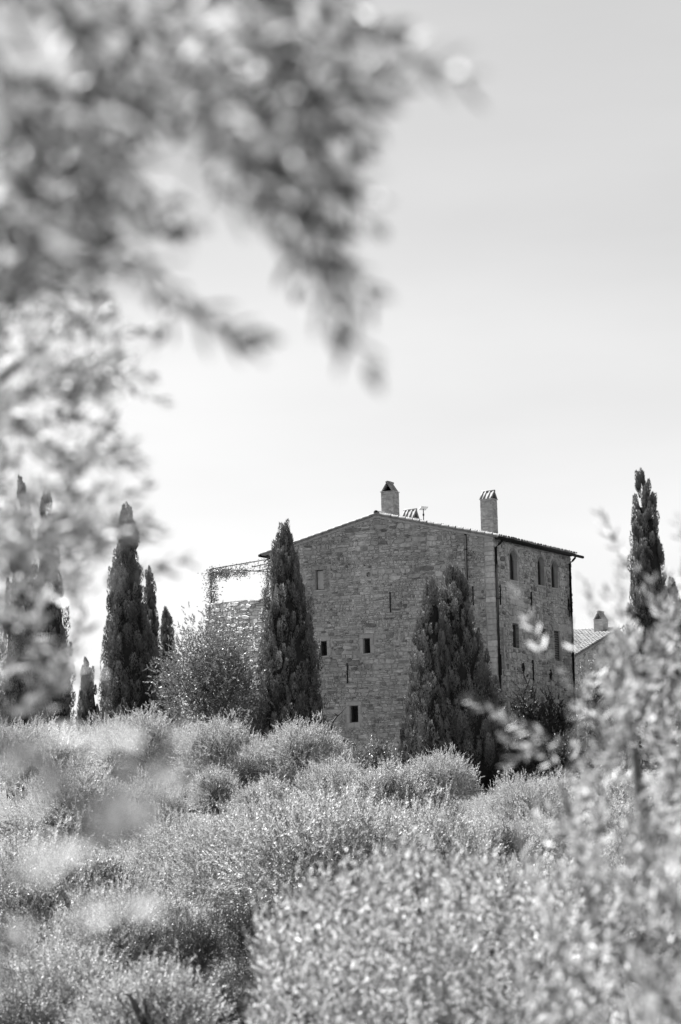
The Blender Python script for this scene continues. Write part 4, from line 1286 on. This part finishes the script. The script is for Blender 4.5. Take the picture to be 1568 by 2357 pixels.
limbA = [([rootA - ZD * .2, rootA + np.array([.1, 0, 1.2]), rootA + np.array([.4, .1, 2.4]), at(-260, 60, 3.85)], .12, .05),
         ([at(-260, 60, 3.85), at(0, 180, 3.85), at(300, 240, 3.85), at(620, 260, 3.7)], .02, .004),
         ([at(-260, 60, 3.85), at(100, -60, 3.6), at(500, -40, 3.45), at(720, 0, 3.4)], .018, .004),
         ([at(-200, 300, 4.2), at(60, 420, 4.2), at(300, 560, 4.0)], .014, .004)]
near_tree('olive bough hanging strongly blurred across the upper left of the picture', rootA, S1, M['olive_near'], single=300, limbs=limbA, seed=11, leafL=.07, leafW=.023, bimodal=True, pairs_per_m=28)
# left olive, about nine metres away
S2 = fill_shoots([(-120, 560), (130, 560), (220, 700), (280, 880), (230, 1000), (290, 1110), (230, 1230), (60, 1300), (-120, 1350)], 95, (6.4, 8.6), (.22, .4), 25, 70)
S2 += fill_shoots([(-100, 1250), (240, 1250), (190, 1450), (100, 1660), (-100, 1700)], 24, (6.4, 8.6), (.2, .36), 25, 70)
for q in ([(150, 1180), (340, 1115)], [(180, 1260), (370, 1225)], [(240, 1340), (440, 1285)], [(150, 1050), (320, 1030)], [(120, 900), (300, 850)], [(230, 1230), (350, 1190)], [(130, 760), (350, 760)], [(180, 830), (360, 870)]):
    S2.append((at(*q[0], 7.2), at(*q[1], 7.2), .05))
rootB = np.array([-2.9, 7.4, float(ground_z(-2.9, 7.4))])
limbB = [([rootB - ZD * .2, rootB + np.array([.1, 0, 1.5]), rootB + np.array([.6, 0, 3.0]), at(-260, 1100, 7.4)], .16, .07),
         ([at(-260, 1100, 7.4), at(-40, 900, 7.4), at(150, 760, 7.4)], .03, .006), ([at(-260, 1100, 7.4), at(0, 1180, 7.4), at(220, 1220, 7.2)], .025, .005),
         ([at(-260, 1150, 7.4), at(-60, 1400, 7.5), at(100, 1500, 7.5)], .025, .006)]
near_tree('olive tree blurred along the left edge in front of the twin-tipped cypress', rootB, S2, M['olive_mid'], limbs=limbB, seed=12, leafL=.068, leafW=.02)
# very near sprays at lower left
S3 = []
for q in ([(-60, 1690), (120, 1790)], [(60, 1720), (240, 1900)], [(230, 1900), (390, 1790)], [(180, 1880), (420, 1700)],
          [(-40, 2030), (140, 1980)], [(150, 2120), (330, 2080)], [(-60, 2200), (80, 2140)], [(230, 1900), (330, 1880)]):
    S3.append((at(*q[0], U(2.8, 3.5)), at(*q[1], U(2.8, 3.5)), U(-.05, .05)))
EX = []
for x_, y_ in ((222, 1712), (368, 1772), (95, 1850), (38, 2005), (122, 2000), (332, 2088), (226, 2112), (330, 1868), (398, 1800), (30, 1760), (150, 1690), (300, 1700), (40, 2140), (170, 1960), (90, 1740)):
    n_ = nrm(SUN + np.array([U(-.3, .3), -1.0 + U(-.3, .3), U(-.3, .3)])); a_ = nrm(np.cross(n_, nrm(np.array([U(-1, 1), U(-1, 1), U(-1, 1)])))); b_ = np.cross(n_, a_)
    L_ = U(.045, .06); EX.append((at(x_, y_, U(2.9, 3.4)) - a_ * L_ / 2, a_, b_, L_, U(.02, .026)))
rootC = np.array([-1.7, 3.1, float(ground_z(-1.7, 3.1))])
limbC = [([rootC - ZD * .2, rootC + np.array([.2, 0, .8]), at(-300, 1750, 3.1), at(-40, 1690, 3.1), at(120, 1780, 3.1), at(235, 1900, 3.1)], .028, .006)]
near_tree('closest olive spray melting into large pale blobs at the lower left', rootC, S3, M['olive_close'], single=200, limbs=limbC, seed=13, pairs_per_m=13, leafL=.06, leafW=.018, extra=EX)
# right olive, eleven metres away
S4 = fill_shoots([(1400, 1430), (1480, 1400), (1640, 1360), (1700, 2420), (1150, 2420), (1230, 2150), (1300, 1950), (1310, 1760), (1340, 1600)], 250, (10.0, 14.5), (.24, .5), 85, 45)
for q in ([(1460, 1330), (1378, 1175)], [(1370, 1440), (1345, 1330)], [(1300, 1720), (1065, 1605)], [(1290, 1760), (1150, 1690)], [(1260, 1520), (1180, 1350)], 
          [(1250, 1700), (1160, 1770)], [(1600, 1300), (1560, 1190)], [(1420, 1440), (1400, 1360)], [(1520, 1420), (1500, 1330)], [(1330, 1500), (1300, 1440)], [(1230, 2050), (1190, 1900)], [(1280, 1950), (1220, 1860)]):
    S4.append((at(*q[0], 11), at(*q[1], 11), U(-.05, .05)))
S4 += fill_shoots([(1500, 2050), (1650, 2050), (1650, 2400), (1480, 2400)], 7, (5.0, 6.5), (.2, .3), 80, 40)
rootD = np.array([2.6, 12.5, float(ground_z(2.6, 12.5))])
limbD = [([rootD - ZD * .2, rootD + np.array([0, 0, 1.0]), rootD + np.array([-.3, 0, 1.8]), at(1500, 2000, 12), at(1440, 1600, 11.6)], .13, .012),
         ([rootD + np.array([-.3, 0, 1.8]), at(1380, 2150, 12), at(1290, 1800, 11.5)], .05, .01), ([rootD + np.array([-.3, 0, 1.8]), at(1640, 1800, 12), at(1600, 1420, 12)], .05, .01)]
near_tree('olive tree blurred along the right edge with upright shoots', rootD, S4, M['olive_mid'], limbs=limbD, seed=14, leafL=.076, leafW=.021)
# bottom centre olive, about twenty metres away
S5 = fill_shoots([(600, 2130), (720, 2040), (860, 2000), (1000, 1960), (1130, 2010), (1260, 2000), (1420, 2080), (1420, 2420), (560, 2420)], 1000, (17.0, 23), (.3, .6), 88, 30)
rootE = np.array([1.0, 20.5, float(ground_z(1.0, 20.5))])
limbE = [([rootE - ZD * .2, rootE + np.array([.1, 0, 1.0]), rootE + np.array([0, 0, 1.9])], .17, .11)] + \
        [([rootE + np.array([0, 0, 1.8]), at(x_, 2330, 20.5), at(x_ * 1.1 - 90, 2150, 20.5)], .07, .01) for x_ in (680, 820, 960, 1100, 1250)]
near_tree('softly blurred olive tree filling the bottom centre with pale upright shoots', rootE, S5, M['olive_mid'], limbs=limbE, seed=15, leafL=.075, leafW=.02, pairs_per_m=30)
